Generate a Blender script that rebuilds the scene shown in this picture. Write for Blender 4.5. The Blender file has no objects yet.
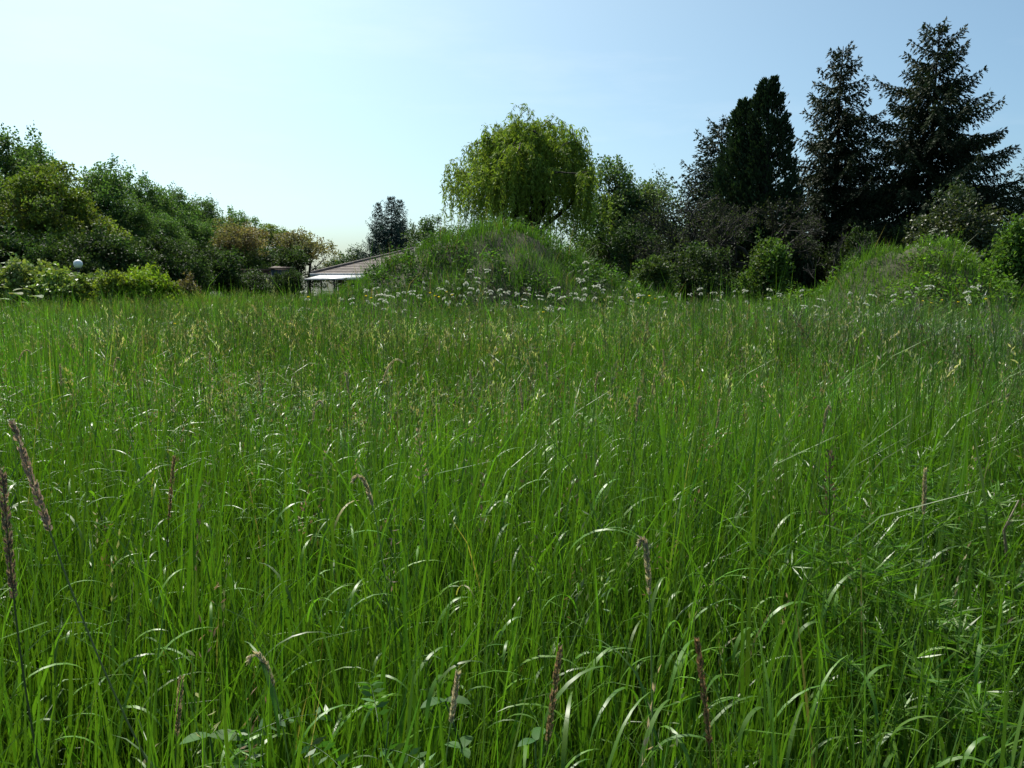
import bpy, math
import numpy as np
from mathutils import Vector

S = bpy.context.scene
R = math.radians
# ------------------------------------------------------------------ camera
F_PX, HORIZON, CAM_Z = 803.0, 277.0, 1.6
PITCH = math.atan((384 - HORIZON) / F_PX)
cam_d = bpy.data.cameras.new('camera')
cam_d.sensor_width = 36.0
cam_d.lens = 36.0 * F_PX / 1024.0
cam_d.clip_start, cam_d.clip_end = 0.05, 5000
cam = bpy.data.objects.new('camera', cam_d)
S.collection.objects.link(cam)
cam.location = (0, 0, CAM_Z)
cam.rotation_euler = (math.pi / 2 - PITCH, 0, 0)
S.camera = cam
# ------------------------------------------------------------------ sky, sun, exposure
SUN_AZ, SUN_EL = R(-31), R(54)          # azimuth from the view direction (+Y), to the left
W = bpy.data.worlds.new('World')
S.world = W
W.use_nodes = True
nt = W.node_tree
sky = nt.nodes.new('ShaderNodeTexSky')
sky.sky_type = 'NISHITA'
sky.sun_disc = False
sky.sun_elevation, sky.sun_rotation = SUN_EL, SUN_AZ
sky.air_density, sky.dust_density, sky.ozone_density = 0.6, 2.7, 5.0
bg = nt.nodes['Background']
bg.inputs['Strength'].default_value = 0.15
wb = nt.nodes.new('ShaderNodeVectorMath')          # white balance of the camera
wb.operation = 'MULTIPLY'
wb.inputs[1].default_value = (0.9, 1.05, 0.89)
nt.links.new(sky.outputs[0], wb.inputs[0])
tcw = nt.nodes.new('ShaderNodeTexCoord')          # faint high cirrus over the whole sky
mpw = nt.nodes.new('ShaderNodeMapping')
mpw.inputs['Scale'].default_value = (2.2, 2.2, 11.0)
mpw.inputs['Location'].default_value = (0.35, 0.2, 0.6)
nzw = nt.nodes.new('ShaderNodeTexNoise')
nzw.inputs['Scale'].default_value = 1.6
nzw.inputs['Detail'].default_value = 7
nzw.inputs['Roughness'].default_value = 0.6
rmw = nt.nodes.new('ShaderNodeMapRange')
rmw.inputs['From Min'].default_value, rmw.inputs['From Max'].default_value = 0.52, 0.85
rmw.inputs['To Min'].default_value, rmw.inputs['To Max'].default_value = 0.0, 0.15
mxw = nt.nodes.new('ShaderNodeMixRGB')
mxw.inputs['Color2'].default_value = (6.0, 6.2, 6.3, 1)
nt.links.new(tcw.outputs['Generated'], mpw.inputs['Vector'])
nt.links.new(mpw.outputs[0], nzw.inputs['Vector'])
nt.links.new(nzw.outputs['Fac'], rmw.inputs['Value'])
nt.links.new(rmw.outputs[0], mxw.inputs['Fac'])
nt.links.new(wb.outputs[0], mxw.inputs['Color1'])
nt.links.new(mxw.outputs[0], bg.inputs['Color'])
sun_d = bpy.data.lights.new('sun', 'SUN')
sun_d.energy, sun_d.angle, sun_d.color = 5.0, R(0.53), (1.0, 0.95, 0.86)
sun = bpy.data.objects.new('sun', sun_d)
S.collection.objects.link(sun)
sv = Vector((math.sin(SUN_AZ) * math.cos(SUN_EL), math.cos(SUN_AZ) * math.cos(SUN_EL), math.sin(SUN_EL)))
sun.rotation_euler = sv.to_track_quat('Z', 'Y').to_euler()
sun.location = sv * 60
V = S.view_settings
V.view_transform, V.look, V.exposure, V.gamma, V.use_curve_mapping = 'Standard', 'None', 0.4, 1.0, False
S.cycles.max_bounces = 6
S.cycles.sample_clamp_indirect = 4.0


def at(px, py, D):
    """pixel -> world point at distance D along the ground from the camera"""
    c, s = math.cos(PITCH), math.sin(PITCH)
    r, u = (px - 512) / F_PX, (384 - py) / F_PX
    d = np.array([r, c + u * s, -s + u * c])
    return d * (D / d[1]) + np.array([0, 0, CAM_Z])


def z_of(py, D):
    return float(at(512, py, D)[2])


# ------------------------------------------------------------------ materials
def plant_mat(name, rough=0.4, spec=0.5, trans=0.4, trans_tint=(1.25, 1.3, 0.55), noise=0.0, inst=False):
    m = bpy.data.materials.new(name)
    m.use_nodes = True
    t = m.node_tree
    p = t.nodes['Principled BSDF']
    out = t.nodes['Material Output']
    a = t.nodes.new('ShaderNodeAttribute')
    a.attribute_name = 'tint'
    col = a.outputs['Color']
    if inst:
        ia = t.nodes.new('ShaderNodeAttribute')
        ia.attribute_type = 'INSTANCER'
        ia.attribute_name = 'tmul'
        im = t.nodes.new('ShaderNodeVectorMath')
        im.operation = 'MULTIPLY'
        t.links.new(col, im.inputs[0])
        t.links.new(ia.outputs['Vector'], im.inputs[1])
        col = im.outputs[0]
    if noise:
        n = t.nodes.new('ShaderNodeTexNoise')
        n.inputs['Scale'].default_value = noise
        tc = t.nodes.new('ShaderNodeTexCoord')
        t.links.new(tc.outputs['Object'], n.inputs['Vector'])
        mp = t.nodes.new('ShaderNodeMapRange')
        mp.inputs['From Min'].default_value, mp.inputs['From Max'].default_value = 0.3, 0.7
        mp.inputs['To Min'].default_value, mp.inputs['To Max'].default_value = 0.65, 1.35
        t.links.new(n.outputs['Fac'], mp.inputs['Value'])
        vm = t.nodes.new('ShaderNodeVectorMath')
        vm.operation = 'SCALE'
        t.links.new(col, vm.inputs[0])
        t.links.new(mp.outputs[0], vm.inputs['Scale'])
        col = vm.outputs[0]
    t.links.new(col, p.inputs['Base Color'])
    p.inputs['Roughness'].default_value = rough
    p.inputs['Specular IOR Level'].default_value = spec
    if trans > 0:
        tr = t.nodes.new('ShaderNodeBsdfTranslucent')
        mul = t.nodes.new('ShaderNodeVectorMath')
        mul.operation = 'MULTIPLY'
        mul.inputs[1].default_value = trans_tint
        t.links.new(col, mul.inputs[0])
        t.links.new(mul.outputs[0], tr.inputs['Color'])
        mx = t.nodes.new('ShaderNodeMixShader')
        mx.inputs[0].default_value = trans
        t.links.new(p.outputs[0], mx.inputs[1])
        t.links.new(tr.outputs[0], mx.inputs[2])
        t.links.new(mx.outputs[0], out.inputs['Surface'])
    return m


def noise_mat(name, c1, c2, scale=4.0, rough=0.85, bump=0.0, stretch=(1, 1, 1), detail=6):
    m = bpy.data.materials.new(name)
    m.use_nodes = True
    t = m.node_tree
    p = t.nodes['Principled BSDF']
    p.inputs['Roughness'].default_value = rough
    tc = t.nodes.new('ShaderNodeTexCoord')
    mp = t.nodes.new('ShaderNodeMapping')
    mp.inputs['Scale'].default_value = stretch
    n = t.nodes.new('ShaderNodeTexNoise')
    n.inputs['Scale'].default_value = scale
    n.inputs['Detail'].default_value = detail
    r = t.nodes.new('ShaderNodeValToRGB')
    r.color_ramp.elements[0].position, r.color_ramp.elements[1].position = 0.32, 0.68
    r.color_ramp.elements[0].color = (*c1, 1)
    r.color_ramp.elements[1].color = (*c2, 1)
    t.links.new(tc.outputs['Object'], mp.inputs['Vector'])
    t.links.new(mp.outputs[0], n.inputs['Vector'])
    t.links.new(n.outputs['Fac'], r.inputs['Fac'])
    t.links.new(r.outputs['Color'], p.inputs['Base Color'])
    if bump:
        b = t.nodes.new('ShaderNodeBump')
        b.inputs['Strength'].default_value = bump
        t.links.new(n.outputs['Fac'], b.inputs['Height'])
        t.links.new(b.outputs[0], p.inputs['Normal'])
    return m


M = dict(
    grass=plant_mat('grass_blade', 0.4, 0.45, 0.38, (1.2, 1.4, 0.42)),
    grass_tuft=plant_mat('grass_tuft', 0.4, 0.45, 0.38, (1.2, 1.4, 0.42), inst=True),
    leaf=plant_mat('tree_leaf', 0.6, 0.22, 0.38),
    glossy_leaf=plant_mat('hedge_leaf', 0.45, 0.35, 0.3),
    needle=plant_mat('conifer_needle', 0.65, 0.15, 0.12, (1.1, 1.2, 0.6)),
    straw=plant_mat('seed_head', 0.6, 0.3, 0.35, (1.2, 1.1, 0.8)),
    petal=plant_mat('petal', 0.6, 0.3, 0.35, (1, 1, 0.95)),
    soil=noise_mat('meadow_soil', (0.018, 0.022, 0.008), (0.05, 0.055, 0.02), 6, 0.95, 0.4),
    mound=noise_mat('mound_soil', (0.03, 0.038, 0.012), (0.06, 0.06, 0.025), 3, 0.95, 0.5),
    bark=noise_mat('bark', (0.012, 0.011, 0.008), (0.034, 0.03, 0.022), 7, 0.9, 0.5, (1, 1, 0.25)),
    grey_bark=noise_mat('grey_bark', (0.012, 0.0115, 0.009), (0.034, 0.031, 0.025), 9, 0.9, 0.5, (1, 1, 0.25)),
    tile=noise_mat('roof_tile', (0.12, 0.095, 0.082), (0.21, 0.17, 0.15), 3, 0.8, 0.2),
    plaster=noise_mat('plaster', (0.12, 0.1, 0.085), (0.2, 0.17, 0.14), 2, 0.9, 0.1),
    white=noise_mat('white_paint', (0.5, 0.5, 0.5), (0.64, 0.64, 0.64), 5, 0.45),
    dark_wood=noise_mat('dark_wood', (0.045, 0.03, 0.022), (0.1, 0.065, 0.045), 5, 0.8, 0.3, (1, 1, 0.2)),
    brown_wood=noise_mat('brown_wood', (0.1, 0.055, 0.035), (0.2, 0.12, 0.08), 5, 0.8, 0.3, (1, 1, 0.3)),
    grey_wood=noise_mat('grey_blue_wood', (0.06, 0.075, 0.08), (0.1, 0.12, 0.125), 5, 0.8, 0.3, (1, 1, 0.2)),
    glass=noise_mat('window_glass', (0.02, 0.025, 0.03), (0.03, 0.035, 0.04), 2, 0.08),
    metal=noise_mat('lamp_metal', (0.03, 0.032, 0.034), (0.05, 0.052, 0.055), 5, 0.5),
    globe=noise_mat('opal_globe', (0.72, 0.74, 0.76), (0.82, 0.84, 0.86), 4, 0.25),
)


# ------------------------------------------------------------------ mesh helpers
def make_mesh(name, verts, quads=None, tris=None, tint=None, smooth=True):
    me = bpy.data.meshes.new(name)
    v = np.ascontiguousarray(verts, dtype=np.float32).reshape(-1, 3)
    q = np.zeros((0, 4), np.int32) if quads is None else np.asarray(quads, np.int32).reshape(-1, 4)
    t = np.zeros((0, 3), np.int32) if tris is None else np.asarray(tris, np.int32).reshape(-1, 3)
    loops = np.concatenate([q.ravel(), t.ravel()]).astype(np.int32)
    starts = np.concatenate([np.arange(len(q)) * 4, len(q) * 4 + np.arange(len(t)) * 3]).astype(np.int32)
    me.vertices.add(len(v))
    me.vertices.foreach_set('co', v.ravel())
    me.loops.add(len(loops))
    me.loops.foreach_set('vertex_index', loops)
    me.polygons.add(len(starts))
    me.polygons.foreach_set('loop_start', starts)
    if smooth:
        me.polygons.foreach_set('use_smooth', np.ones(len(starts), dtype=bool))
    me.update(calc_edges=True)
    if tint is not None:
        a = me.attributes.new('tint', 'FLOAT_COLOR', 'POINT')
        c = np.ones((len(v), 4), np.float32)
        c[:, :3] = tint
        a.data.foreach_set('color', c.ravel())
    return me


class Geo:
    """collects vertices / quads / tris / tints; build() links ONE mesh object"""
    def __init__(s):
        s.v, s.q, s.t, s.c, s.n = [], [], [], [], 0

    def add(s, v, q=None, t=None, c=(0.1, 0.1, 0.1)):
        v = np.asarray(v, float).reshape(-1, 3)
        if q is not None and len(q):
            s.q.append(np.asarray(q, np.int64).reshape(-1, 4) + s.n)
        if t is not None and len(t):
            s.t.append(np.asarray(t, np.int64).reshape(-1, 3) + s.n)
        c = np.asarray(c, float)
        s.c.append(np.broadcast_to(c, (len(v), 3)) if c.ndim == 1 else c)
        s.v.append(v)
        s.n += len(v)

    def mesh(s, name, smooth=True):
        return make_mesh(name, np.concatenate(s.v), np.concatenate(s.q) if s.q else None,
                         np.concatenate(s.t) if s.t else None, np.concatenate(s.c), smooth)

    def build(s, name, mat, parent=None, smooth=True):
        return link(name, s.mesh(name, smooth), mat, parent)


def link(name, me, mat=None, parent=None):
    o = bpy.data.objects.new(name, me)
    if mat is not None and not me.materials:
        me.materials.append(M[mat])
    S.collection.objects.link(o)
    if parent is not None:
        o.parent = parent
    return o


def tag(o, label, cat=None, group=None, kind=None):
    o['label'] = label
    if cat:
        o['category'] = cat
    if group:
        o['group'] = group
    if kind:
        o['kind'] = kind
    return o


def thing(name, loc, label, cat, group=None, rz=0.0, sc=(1, 1, 1)):
    o = bpy.data.objects.new(name, None)
    o.empty_display_size = 0.2
    S.collection.objects.link(o)
    o.location, o.rotation_euler, o.scale = loc, (0, 0, rz), sc
    return tag(o, label, cat, group)


def copy_thing(src, loc, label, group=None, rz=0.0, sc=(1, 1, 1)):
    c = src.copy()
    S.collection.objects.link(c)
    c.location, c.rotation_euler, c.scale = loc, (0, 0, rz), sc
    c['label'] = label
    if group:
        c['group'] = group
    for ch in src.children:
        d = ch.copy()
        S.collection.objects.link(d)
        d.parent = c
        for g in ch.children:
            e = g.copy()
            S.collection.objects.link(e)
            e.parent = d
    return c


def unit(a):
    return a / np.maximum(np.linalg.norm(a, axis=-1, keepdims=True), 1e-9)


def tube(geo, pts, radii, k=5, c=(0.1, 0.1, 0.1), cap=True):
    pts = np.asarray(pts, float)
    n = len(pts)
    tan = unit(np.gradient(pts, axis=0))
    ref = np.where(np.abs(tan[:, 2:3]) > 0.9, np.array([[1.0, 0, 0]]), np.array([[0, 0, 1.0]]))
    a = unit(np.cross(tan, ref))
    b = np.cross(tan, a)
    th = np.arange(k) * 2 * np.pi / k
    ring = pts[:, None] + np.asarray(radii, float)[:, None, None] * (np.cos(th)[None, :, None] * a[:, None] + np.sin(th)[None, :, None] * b[:, None])
    i, j = np.meshgrid(np.arange(n - 1), np.arange(k), indexing='ij')
    j2 = (j + 1) % k
    q = np.stack([i * k + j, i * k + j2, (i + 1) * k + j2, (i + 1) * k + j], -1).reshape(-1, 4)
    t = []
    if cap:
        t = [[(n - 1) * k, (n - 1) * k + x, (n - 1) * k + x + 1] for x in range(1, k - 1)]
    geo.add(ring.reshape(-1, 3), q, t, c)


def rand_dirs(rng, n):
    return unit(rng.normal(size=(n, 3)))


def add_leaves(geo, pos, axis, size, width, tint, rng, fold=0.25):
    """rhombic folded leaves: base at pos, pointing along axis"""
    n = len(pos)
    axis = unit(axis)
    side = unit(np.cross(axis, rand_dirs(rng, n)))
    nor = np.cross(side, axis)
    s = np.broadcast_to(np.asarray(size, float), (n,))[:, None]
    w = np.broadcast_to(np.asarray(width, float), (n,))[:, None]
    mid = pos + axis * s * 0.45 + nor * w * fold
    v = np.stack([pos, mid + side * w * 0.5, pos + axis * s, mid - side * w * 0.5], 1)
    q = np.arange(n * 4).reshape(n, 4)
    c = np.repeat(np.broadcast_to(np.asarray(tint, float), (n, 3)), 4, axis=0)
    geo.add(v.reshape(-1, 3), q, None, c)


def vary(rng, base, n, amt=0.25, hue=0.08):
    base = np.asarray(base, float)
    v = np.exp(rng.normal(0, amt, (n, 1)))
    h = np.exp(rng.normal(0, hue, (n, 3)))
    return base * v * h


def field(x, y, s, ph=0.0):
    """cheap smooth noise in -1..1"""
    x, y = x / s, y / s
    return (np.sin(x * 1.9 + 1.3 * np.sin(y * 1.1 + ph) + ph) + np.sin(y * 2.3 + 1.7 * np.sin(x * 0.9 + 2 * ph)) + np.sin((x + y) * 3.7 + ph * 3 + np.sin(x * 2.1 - y)) * 0.6) / 2.6


def box(geo, lo, hi, c=(0.1, 0.1, 0.1)):
    (x0, y0, z0), (x1, y1, z1) = lo, hi
    v = [(x0, y0, z0), (x1, y0, z0), (x1, y1, z0), (x0, y1, z0), (x0, y0, z1), (x1, y0, z1), (x1, y1, z1), (x0, y1, z1)]
    geo.add(v, [(0, 3, 2, 1), (4, 5, 6, 7), (0, 1, 5, 4), (1, 2, 6, 5), (2, 3, 7, 6), (3, 0, 4, 7)], None, c)


# ------------------------------------------------------------------ terrain
def ground_z(x, y):
    return 0.05 * field(x, y, 5.0, 0.7) * np.exp(-(np.asarray(y) / 60.0) ** 2)


MC = at(490, 277, 26.0)
RC = at(915, 277, 25.0)


def mound_c(x, y):
    dx = x - MC[0]
    sx = np.where(dx < 0, 4.6, 4.5)
    h = 3.1 * np.exp(-(dx / sx) ** 2 - ((y - 26.0) / 3.7) ** 2)
    return h * (1 + 0.09 * field(x, y, 1.0, 2.0) + 0.05 * field(x, y, 0.45, 5.0)) - 0.12


def mound_r(x, y):
    h = 2.55 * np.exp(-((x - RC[0]) / 3.0) ** 2 - ((y - 25.0) / 3.0) ** 2)
    h = np.maximum(h, 1.75 * np.exp(-((x - RC[0] - 4.6) / 3.2) ** 2 - ((y - 25.6) / 3.0) ** 2))
    h = np.maximum(h, 0.9 * np.exp(-((x - RC[0] + 3.2) / 1.6) ** 2 - ((y - 24.6) / 2.4) ** 2))
    return h * (1 + 0.12 * field(x, y, 0.9, 4.0) + 0.06 * field(x, y, 0.4, 1.0)) - 0.12


def grid_sheet(name, xs, ys, zf, mat):
    X, Y = np.meshgrid(xs, ys, indexing='ij')
    Z = zf(X, Y)
    n, m = len(xs), len(ys)
    i, j = np.meshgrid(np.arange(n - 1), np.arange(m - 1), indexing='ij')
    q = np.stack([i * m + j, (i + 1) * m + j, (i + 1) * m + j + 1, i * m + j + 1], -1)
    return link(name, make_mesh(name, np.stack([X, Y, Z], -1), q, None, (0.05, 0.06, 0.02)), mat)


gx = np.concatenate([[-1800, -800, -300, -120], np.linspace(-60, 60, 81), [120, 300, 800, 1800]])
gy = np.concatenate([[-300, -60, -15], np.linspace(-4, 70, 61), [100, 160, 300, 800, 2500]])
tag(grid_sheet('ground', gx, gy, ground_z, 'soil'), 'dark soil and thatch under the tall meadow grass', kind='structure')
tag(grid_sheet('mound', np.linspace(MC[0] - 9, MC[0] + 9, 60), np.linspace(18, 34, 50), mound_c, 'mound'),
    'rounded earth mound overgrown with grass before the willow', kind='structure')
tag(grid_sheet('bank', np.linspace(RC[0] - 7, RC[0] + 13, 60), np.linspace(18.5, 32, 44), mound_r, 'mound'),
    'overgrown earth bank below the tall spruces', kind='structure')


def surf_z(x, y):
    return np.maximum(ground_z(x, y), np.maximum(mound_c(x, y), mound_r(x, y)))


# ------------------------------------------------------------------ grass
def add_blades(geo, rng, base, L, w, az, bend0, bend1, power, tint_b, tint_t, seg, twist=1.0):
    """curved tapering blades; vectorised"""
    n = len(base)
    t = np.linspace(0, 1, seg + 1)
    theta = bend0[:, None] + bend1[:, None] * t[None] ** power[:, None]
    ds = (L / seg)[:, None]
    thm = 0.5 * (theta[:, 1:] + theta[:, :-1])
    r = np.concatenate([np.zeros((n, 1)), np.cumsum(np.sin(thm) * ds, 1)], 1)
    z = np.concatenate([np.zeros((n, 1)), np.cumsum(np.cos(thm) * ds, 1)], 1)
    ca, sa = np.cos(az)[:, None], np.sin(az)[:, None]
    P = np.stack([base[:, 0:1] + r * ca, base[:, 1:2] + r * sa, base[:, 2:3] + z], -1)
    side = np.stack([-sa, ca, np.zeros_like(sa)], -1) * np.ones((1, seg + 1, 1))
    T = np.stack([np.sin(theta) * ca, np.sin(theta) * sa, np.cos(theta)], -1)
    nor = np.cross(T, side)
    tw = np.broadcast_to(np.asarray(twist, float), (n,))[:, None]
    ph = tw * (rng.normal(0, 0.5, (n, 1)) + rng.normal(0, 0.9, (n, 1)) * t[None])
    wd = np.cos(ph)[..., None] * side + np.sin(ph)[..., None] * nor
    prof = np.minimum(1, 0.55 + 1.5 * t) * (1 - t ** 2.2) ** 0.8
    hw = 0.5 * w[:, None] * prof[None]
    A, B = P + wd * hw[..., None], P - wd * hw[..., None]
    k = 2 * seg + 1
    v = np.empty((n, k, 3))
    v[:, 0:2 * seg:2] = A[:, :-1]
    v[:, 1:2 * seg:2] = B[:, :-1]
    v[:, -1] = P[:, -1]
    o = (np.arange(n) * k)[:, None]
    q = [np.stack([o + 2 * i, o + 2 * i + 1, o + 2 * i + 3, o + 2 * i + 2], -1) for i in range(seg - 1)]
    tr = np.stack([o + 2 * seg - 2, o + 2 * seg - 1, o + 2 * seg], -1).reshape(-1, 3)
    tt = np.empty(k)
    tt[0:2 * seg:2] = tt[1:2 * seg:2] = t[:-1]
    tt[-1] = 1
    c = tint_b[:, None] * (1 - tt)[None, :, None] + tint_t[:, None] * tt[None, :, None]
    geo.add(v.reshape(-1, 3), np.concatenate([x.reshape(-1, 4) for x in q]) if q else None, tr, c.reshape(-1, 3))


def grass_tints(rng, x, y, n, dryness=True):
    a = np.array([0.078, 0.168, 0.013])      # fresh green
    b = np.array([0.06, 0.138, 0.023])      # bluish
    c = np.array([0.11, 0.185, 0.015])      # yellowish
    d = np.array([0.24, 0.2, 0.095])         # dry
    f1 = 0.5 + 0.5 * field(x, y, 3.5, 1.0)
    f2 = np.clip(0.4 + 0.5 * field(x, y, 6.0, 3.0) - 0.03 * x, 0, 1)
    col = a * (1 - 0.5 * f1)[:, None] + c * (0.5 * f1)[:, None]
    col = col * f2[:, None] * 0.7 + col * 0.3 + b * (0.7 * (1 - f2))[:, None]
    col = col * np.exp(0.2 * field(x, y, 1.7, 7.0) + 0.12 * field(x, y, 0.6, 2.5))[:, None]
    u = rng.random(n)
    dry = np.where(u < (0.008 if dryness else -1), 0.9, 0.0)[:, None]
    col = col * (1 - dry) + d * dry
    return col * np.exp(rng.normal(0, 0.22, (n, 1))) * np.exp(rng.normal(0, 0.06, (n, 3)))


def sample_field(rng, d0, d1, density, margin=2.2):
    area = 0.5 * (d0 + d1) * 1.30 * (d1 - d0) + 2 * margin * (d1 - d0)
    n = int(area * density)
    y = np.sqrt(rng.random(n * 2) * (d1 ** 2 - d0 ** 2) + d0 ** 2)
    wx = 0.65 * y + margin
    x = (rng.random(n * 2) * 2 - 1) * (0.65 * d1 + margin)
    ok = np.abs(x) < wx
    x, y = x[ok], y[ok]
    return x, y


def field_zone(name, label, seed, d0, d1, density, seg, wscale, hscale=1.0, clump=9, margin=1.3):
    rng = np.random.default_rng(seed)
    cx, cy = sample_field(rng, d0, d1, density / clump, margin)
    kp = rng.random(len(cx)) < np.clip(0.72 + 0.55 * field(cx, cy, 0.32, 3.3) + 0.2 * field(cx, cy, 1.3, 1.1), 0.12, 1)      # tussocks with thin places between
    cx, cy = cx[kp], cy[kp]
    nc = len(cx)
    caz = rng.random(nc) * 2 * np.pi
    chs = np.exp(rng.normal(0, 0.17, nc)) * (1 + 0.2 * field(cx, cy, 2.2, 5.0))
    cw = np.exp(rng.normal(0, 0.3, nc))
    csp = 0.03 + 0.09 * rng.random(nc)
    ids = np.repeat(np.arange(nc), clump)
    n = len(ids)
    x = cx[ids] + rng.normal(0, 1, n) * csp[ids]
    y = np.maximum(cy[ids] + rng.normal(0, 1, n) * csp[ids], 0.55)
    inside = (mound_c(x, y) < 0.0) & (mound_r(x, y) < 0.0)
    x, y, ids = x[inside], y[inside], ids[inside]
    n = len(x)
    outward = np.arctan2(y - cy[ids], x - cx[ids])
    az = np.where(rng.random(n) < 0.55, outward, caz[ids]) + rng.normal(0, 0.8, n)
    wind = np.clip(0.35 + 0.05 * x, 0.1, 0.75)          # grass on the right of the meadow leans to the left
    az = np.where(rng.random(n) < wind * 0.5, np.pi * np.where(x > 1.0, 1.0, 0.0) + rng.normal(0, 0.6, n), az)
    L = 0.66 * hscale * chs[ids] * np.exp(rng.normal(0, 0.24, n))
    L = np.minimum(L, np.where(y < 2.2, 0.95, 1.3))
    kind = rng.random(n)
    bend0 = np.abs(rng.normal(0.04, 0.06, n)) + 0.12 * wind * rng.random(n)
    bend1 = np.where(kind < 0.66, rng.random(n) * 0.35, np.where(kind < 0.95, 0.4 + rng.random(n) * 0.9, 1.4 + rng.random(n) * 1.0))
    power = np.where(kind < 0.95, 1.2 + rng.random(n) * 1.2, 1.6 + rng.random(n) * 1.6)
    w = (0.0040 + 0.0046 * rng.random(n) ** 2.0) * cw[ids] * wscale
    L = np.where(kind < 0.95, L, L * 0.9)
    twist = np.where(kind < 0.95, 1.0, 0.35)
    tt = grass_tints(rng, x, y, n)
    tb = tt * np.array([1.05, 0.95, 1.0])
    g = Geo()
    base = np.stack([x, y, surf_z(x, y) - 0.01], -1)
    add_blades(g, rng, base, L, w, az, bend0, bend1, power, tb, tt, seg, twist)
    o = g.build(name, 'grass')
    tag(o, label, 'grass', kind='stuff')


field_zone('meadow_grass', 'tall fresh green grass blades in the foreground of the meadow', 11, 0.55, 4.5, 2200, 5, 1.4)


def arching(seed, d0, d1, density, seg, wsc):
    """leaf blades that arch over from the stems, their flat faces turned up to the light"""
    rng = np.random.default_rng(seed)
    x, y = sample_field(rng, d0, d1, density, 1.2)
    keep = rng.random(len(x)) < 0.55 + 0.45 * field(x, y, 1.1, 8.0)
    x, y = x[keep], y[keep]
    n = len(x)
    L = (0.13 + 0.22 * rng.random(n) ** 1.4) * np.clip(0.65 + 0.12 * y, 0.75, 1.0)
    z = 0.36 + 0.34 * rng.random(n)
    az = np.where(rng.random(n) < 0.6, rng.normal(0.3, 0.7, n), rng.random(n) * 6.283)
    g = Geo()
    tt = grass_tints(rng, x, y, n) * np.array([1.2, 1.25, 1.2])
    add_blades(g, rng, np.stack([x, y, ground_z(x, y) + z], -1), L, (0.0058 + 0.0055 * rng.random(n)) * wsc, az,
               0.1 + 0.3 * rng.random(n), 1.6 + rng.random(n) * 1.0, 0.9 + 0.6 * rng.random(n), tt, tt, seg, 0.25)
    # the stem that carries each leaf
    add_blades(g, rng, np.stack([x, y, ground_z(x, y) - 0.01], -1), z + 0.02, np.full(n, 0.004), az, np.zeros(n), np.full(n, 0.05), np.ones(n), tt, tt, 2, 0.3)
    tag(g.build('arching_grass_leaves', 'grass'), 'broader grass leaves arching over with their flat sides to the light', 'grass', kind='stuff')


arching(15, 0.9, 4.6, 210, 8, 1.0)
arching(17, 4.4, 7.0, 150, 6, 1.1)
arching(16, 6.8, 16.0, 60, 4, 1.3)


def make_tuft(seed, n, seg, wsc, radius, heads, head_m):
    rng = np.random.default_rng(seed)
    g = Geo()
    a, q = rng.random(n) * 6.283, radius * np.sqrt(rng.random(n)) * (0.6 + 0.8 * rng.random(n))
    base = np.stack([q * np.cos(a), q * np.sin(a), np.full(n, -0.02)], -1)
    kind = rng.random(n)
    L = 0.70 * np.exp(rng.normal(0, 0.25, n))
    az = a + rng.normal(0, 1.0, n)
    b1 = np.where(kind < 0.52, rng.random(n) * 0.4, np.where(kind < 0.74, 0.4 + rng.random(n), 1.4 + rng.random(n)))
    w = (0.0042 + 0.004 * rng.random(n)) * wsc * np.where(kind < 0.74, 1.0, 1.4)
    tt = np.exp(rng.normal(0, 0.24, (n, 1))) * np.exp(rng.normal(0, 0.07, (n, 3)))
    dry = (rng.random(n) < 0.04)[:, None]
    tt = np.where(dry, np.array([3.2, 1.3, 6.0]), tt)
    add_blades(g, rng, base, L, w, az, np.abs(rng.normal(0.05, 0.08, n)), b1, 1.3 + rng.random(n), tt, tt, seg, np.where(kind < 0.74, 1.0, 0.3))
    for k in range(heads):
        aa, qq = rng.random() * 6.283, radius * rng.random() * 1.3
        H = 0.92 * math.exp(rng.normal(0, 0.13))
        ln, la = abs(rng.normal(0, 0.16)), rng.normal(0, 1.2)
        p0 = np.array([qq * math.cos(aa), qq * math.sin(aa), 0])
        p1 = p0 + H * np.array([math.sin(ln) * math.cos(la), math.sin(ln) * math.sin(la), math.cos(ln)])
        col = np.array([(2.3, 0.95, 6.5), (1.8, 1.0, 5.0), (1.3, 1.0, 3.5), (4.2, 1.9, 15.0)][int(rng.choice(4, p=[0.3, 0.3, 0.3, 0.10]))]) * math.exp(rng.normal(0, 0.15))
        tube(g, [p0, p0 * 0.5 + p1 * 0.5 + rng.normal(0, 0.01, 3), p1], [0.0012 * wsc] * 3, 3, (1.2, 1.05, 1.4), cap=False)
        t = np.linspace(0.82, 1.0, head_m)[:, None]
        P = p0 + (p1 - p0) * t
        droop = rng.random() * 0.10
        P = P + np.array([math.cos(la), math.sin(la), -0.7]) * droop * ((t - 0.82) / 0.18) ** 2
        d = (p1 - p0) / H + rng.normal(0, 0.35, P.shape)
        add_leaves(g, P + rng.normal(0, 0.005, P.shape), d, 0.034 * (0.6 + 0.25 * wsc), 0.0055 * wsc, np.repeat(col[None], head_m, 0), rng)
    return g.mesh('grass_tuft')


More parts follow.
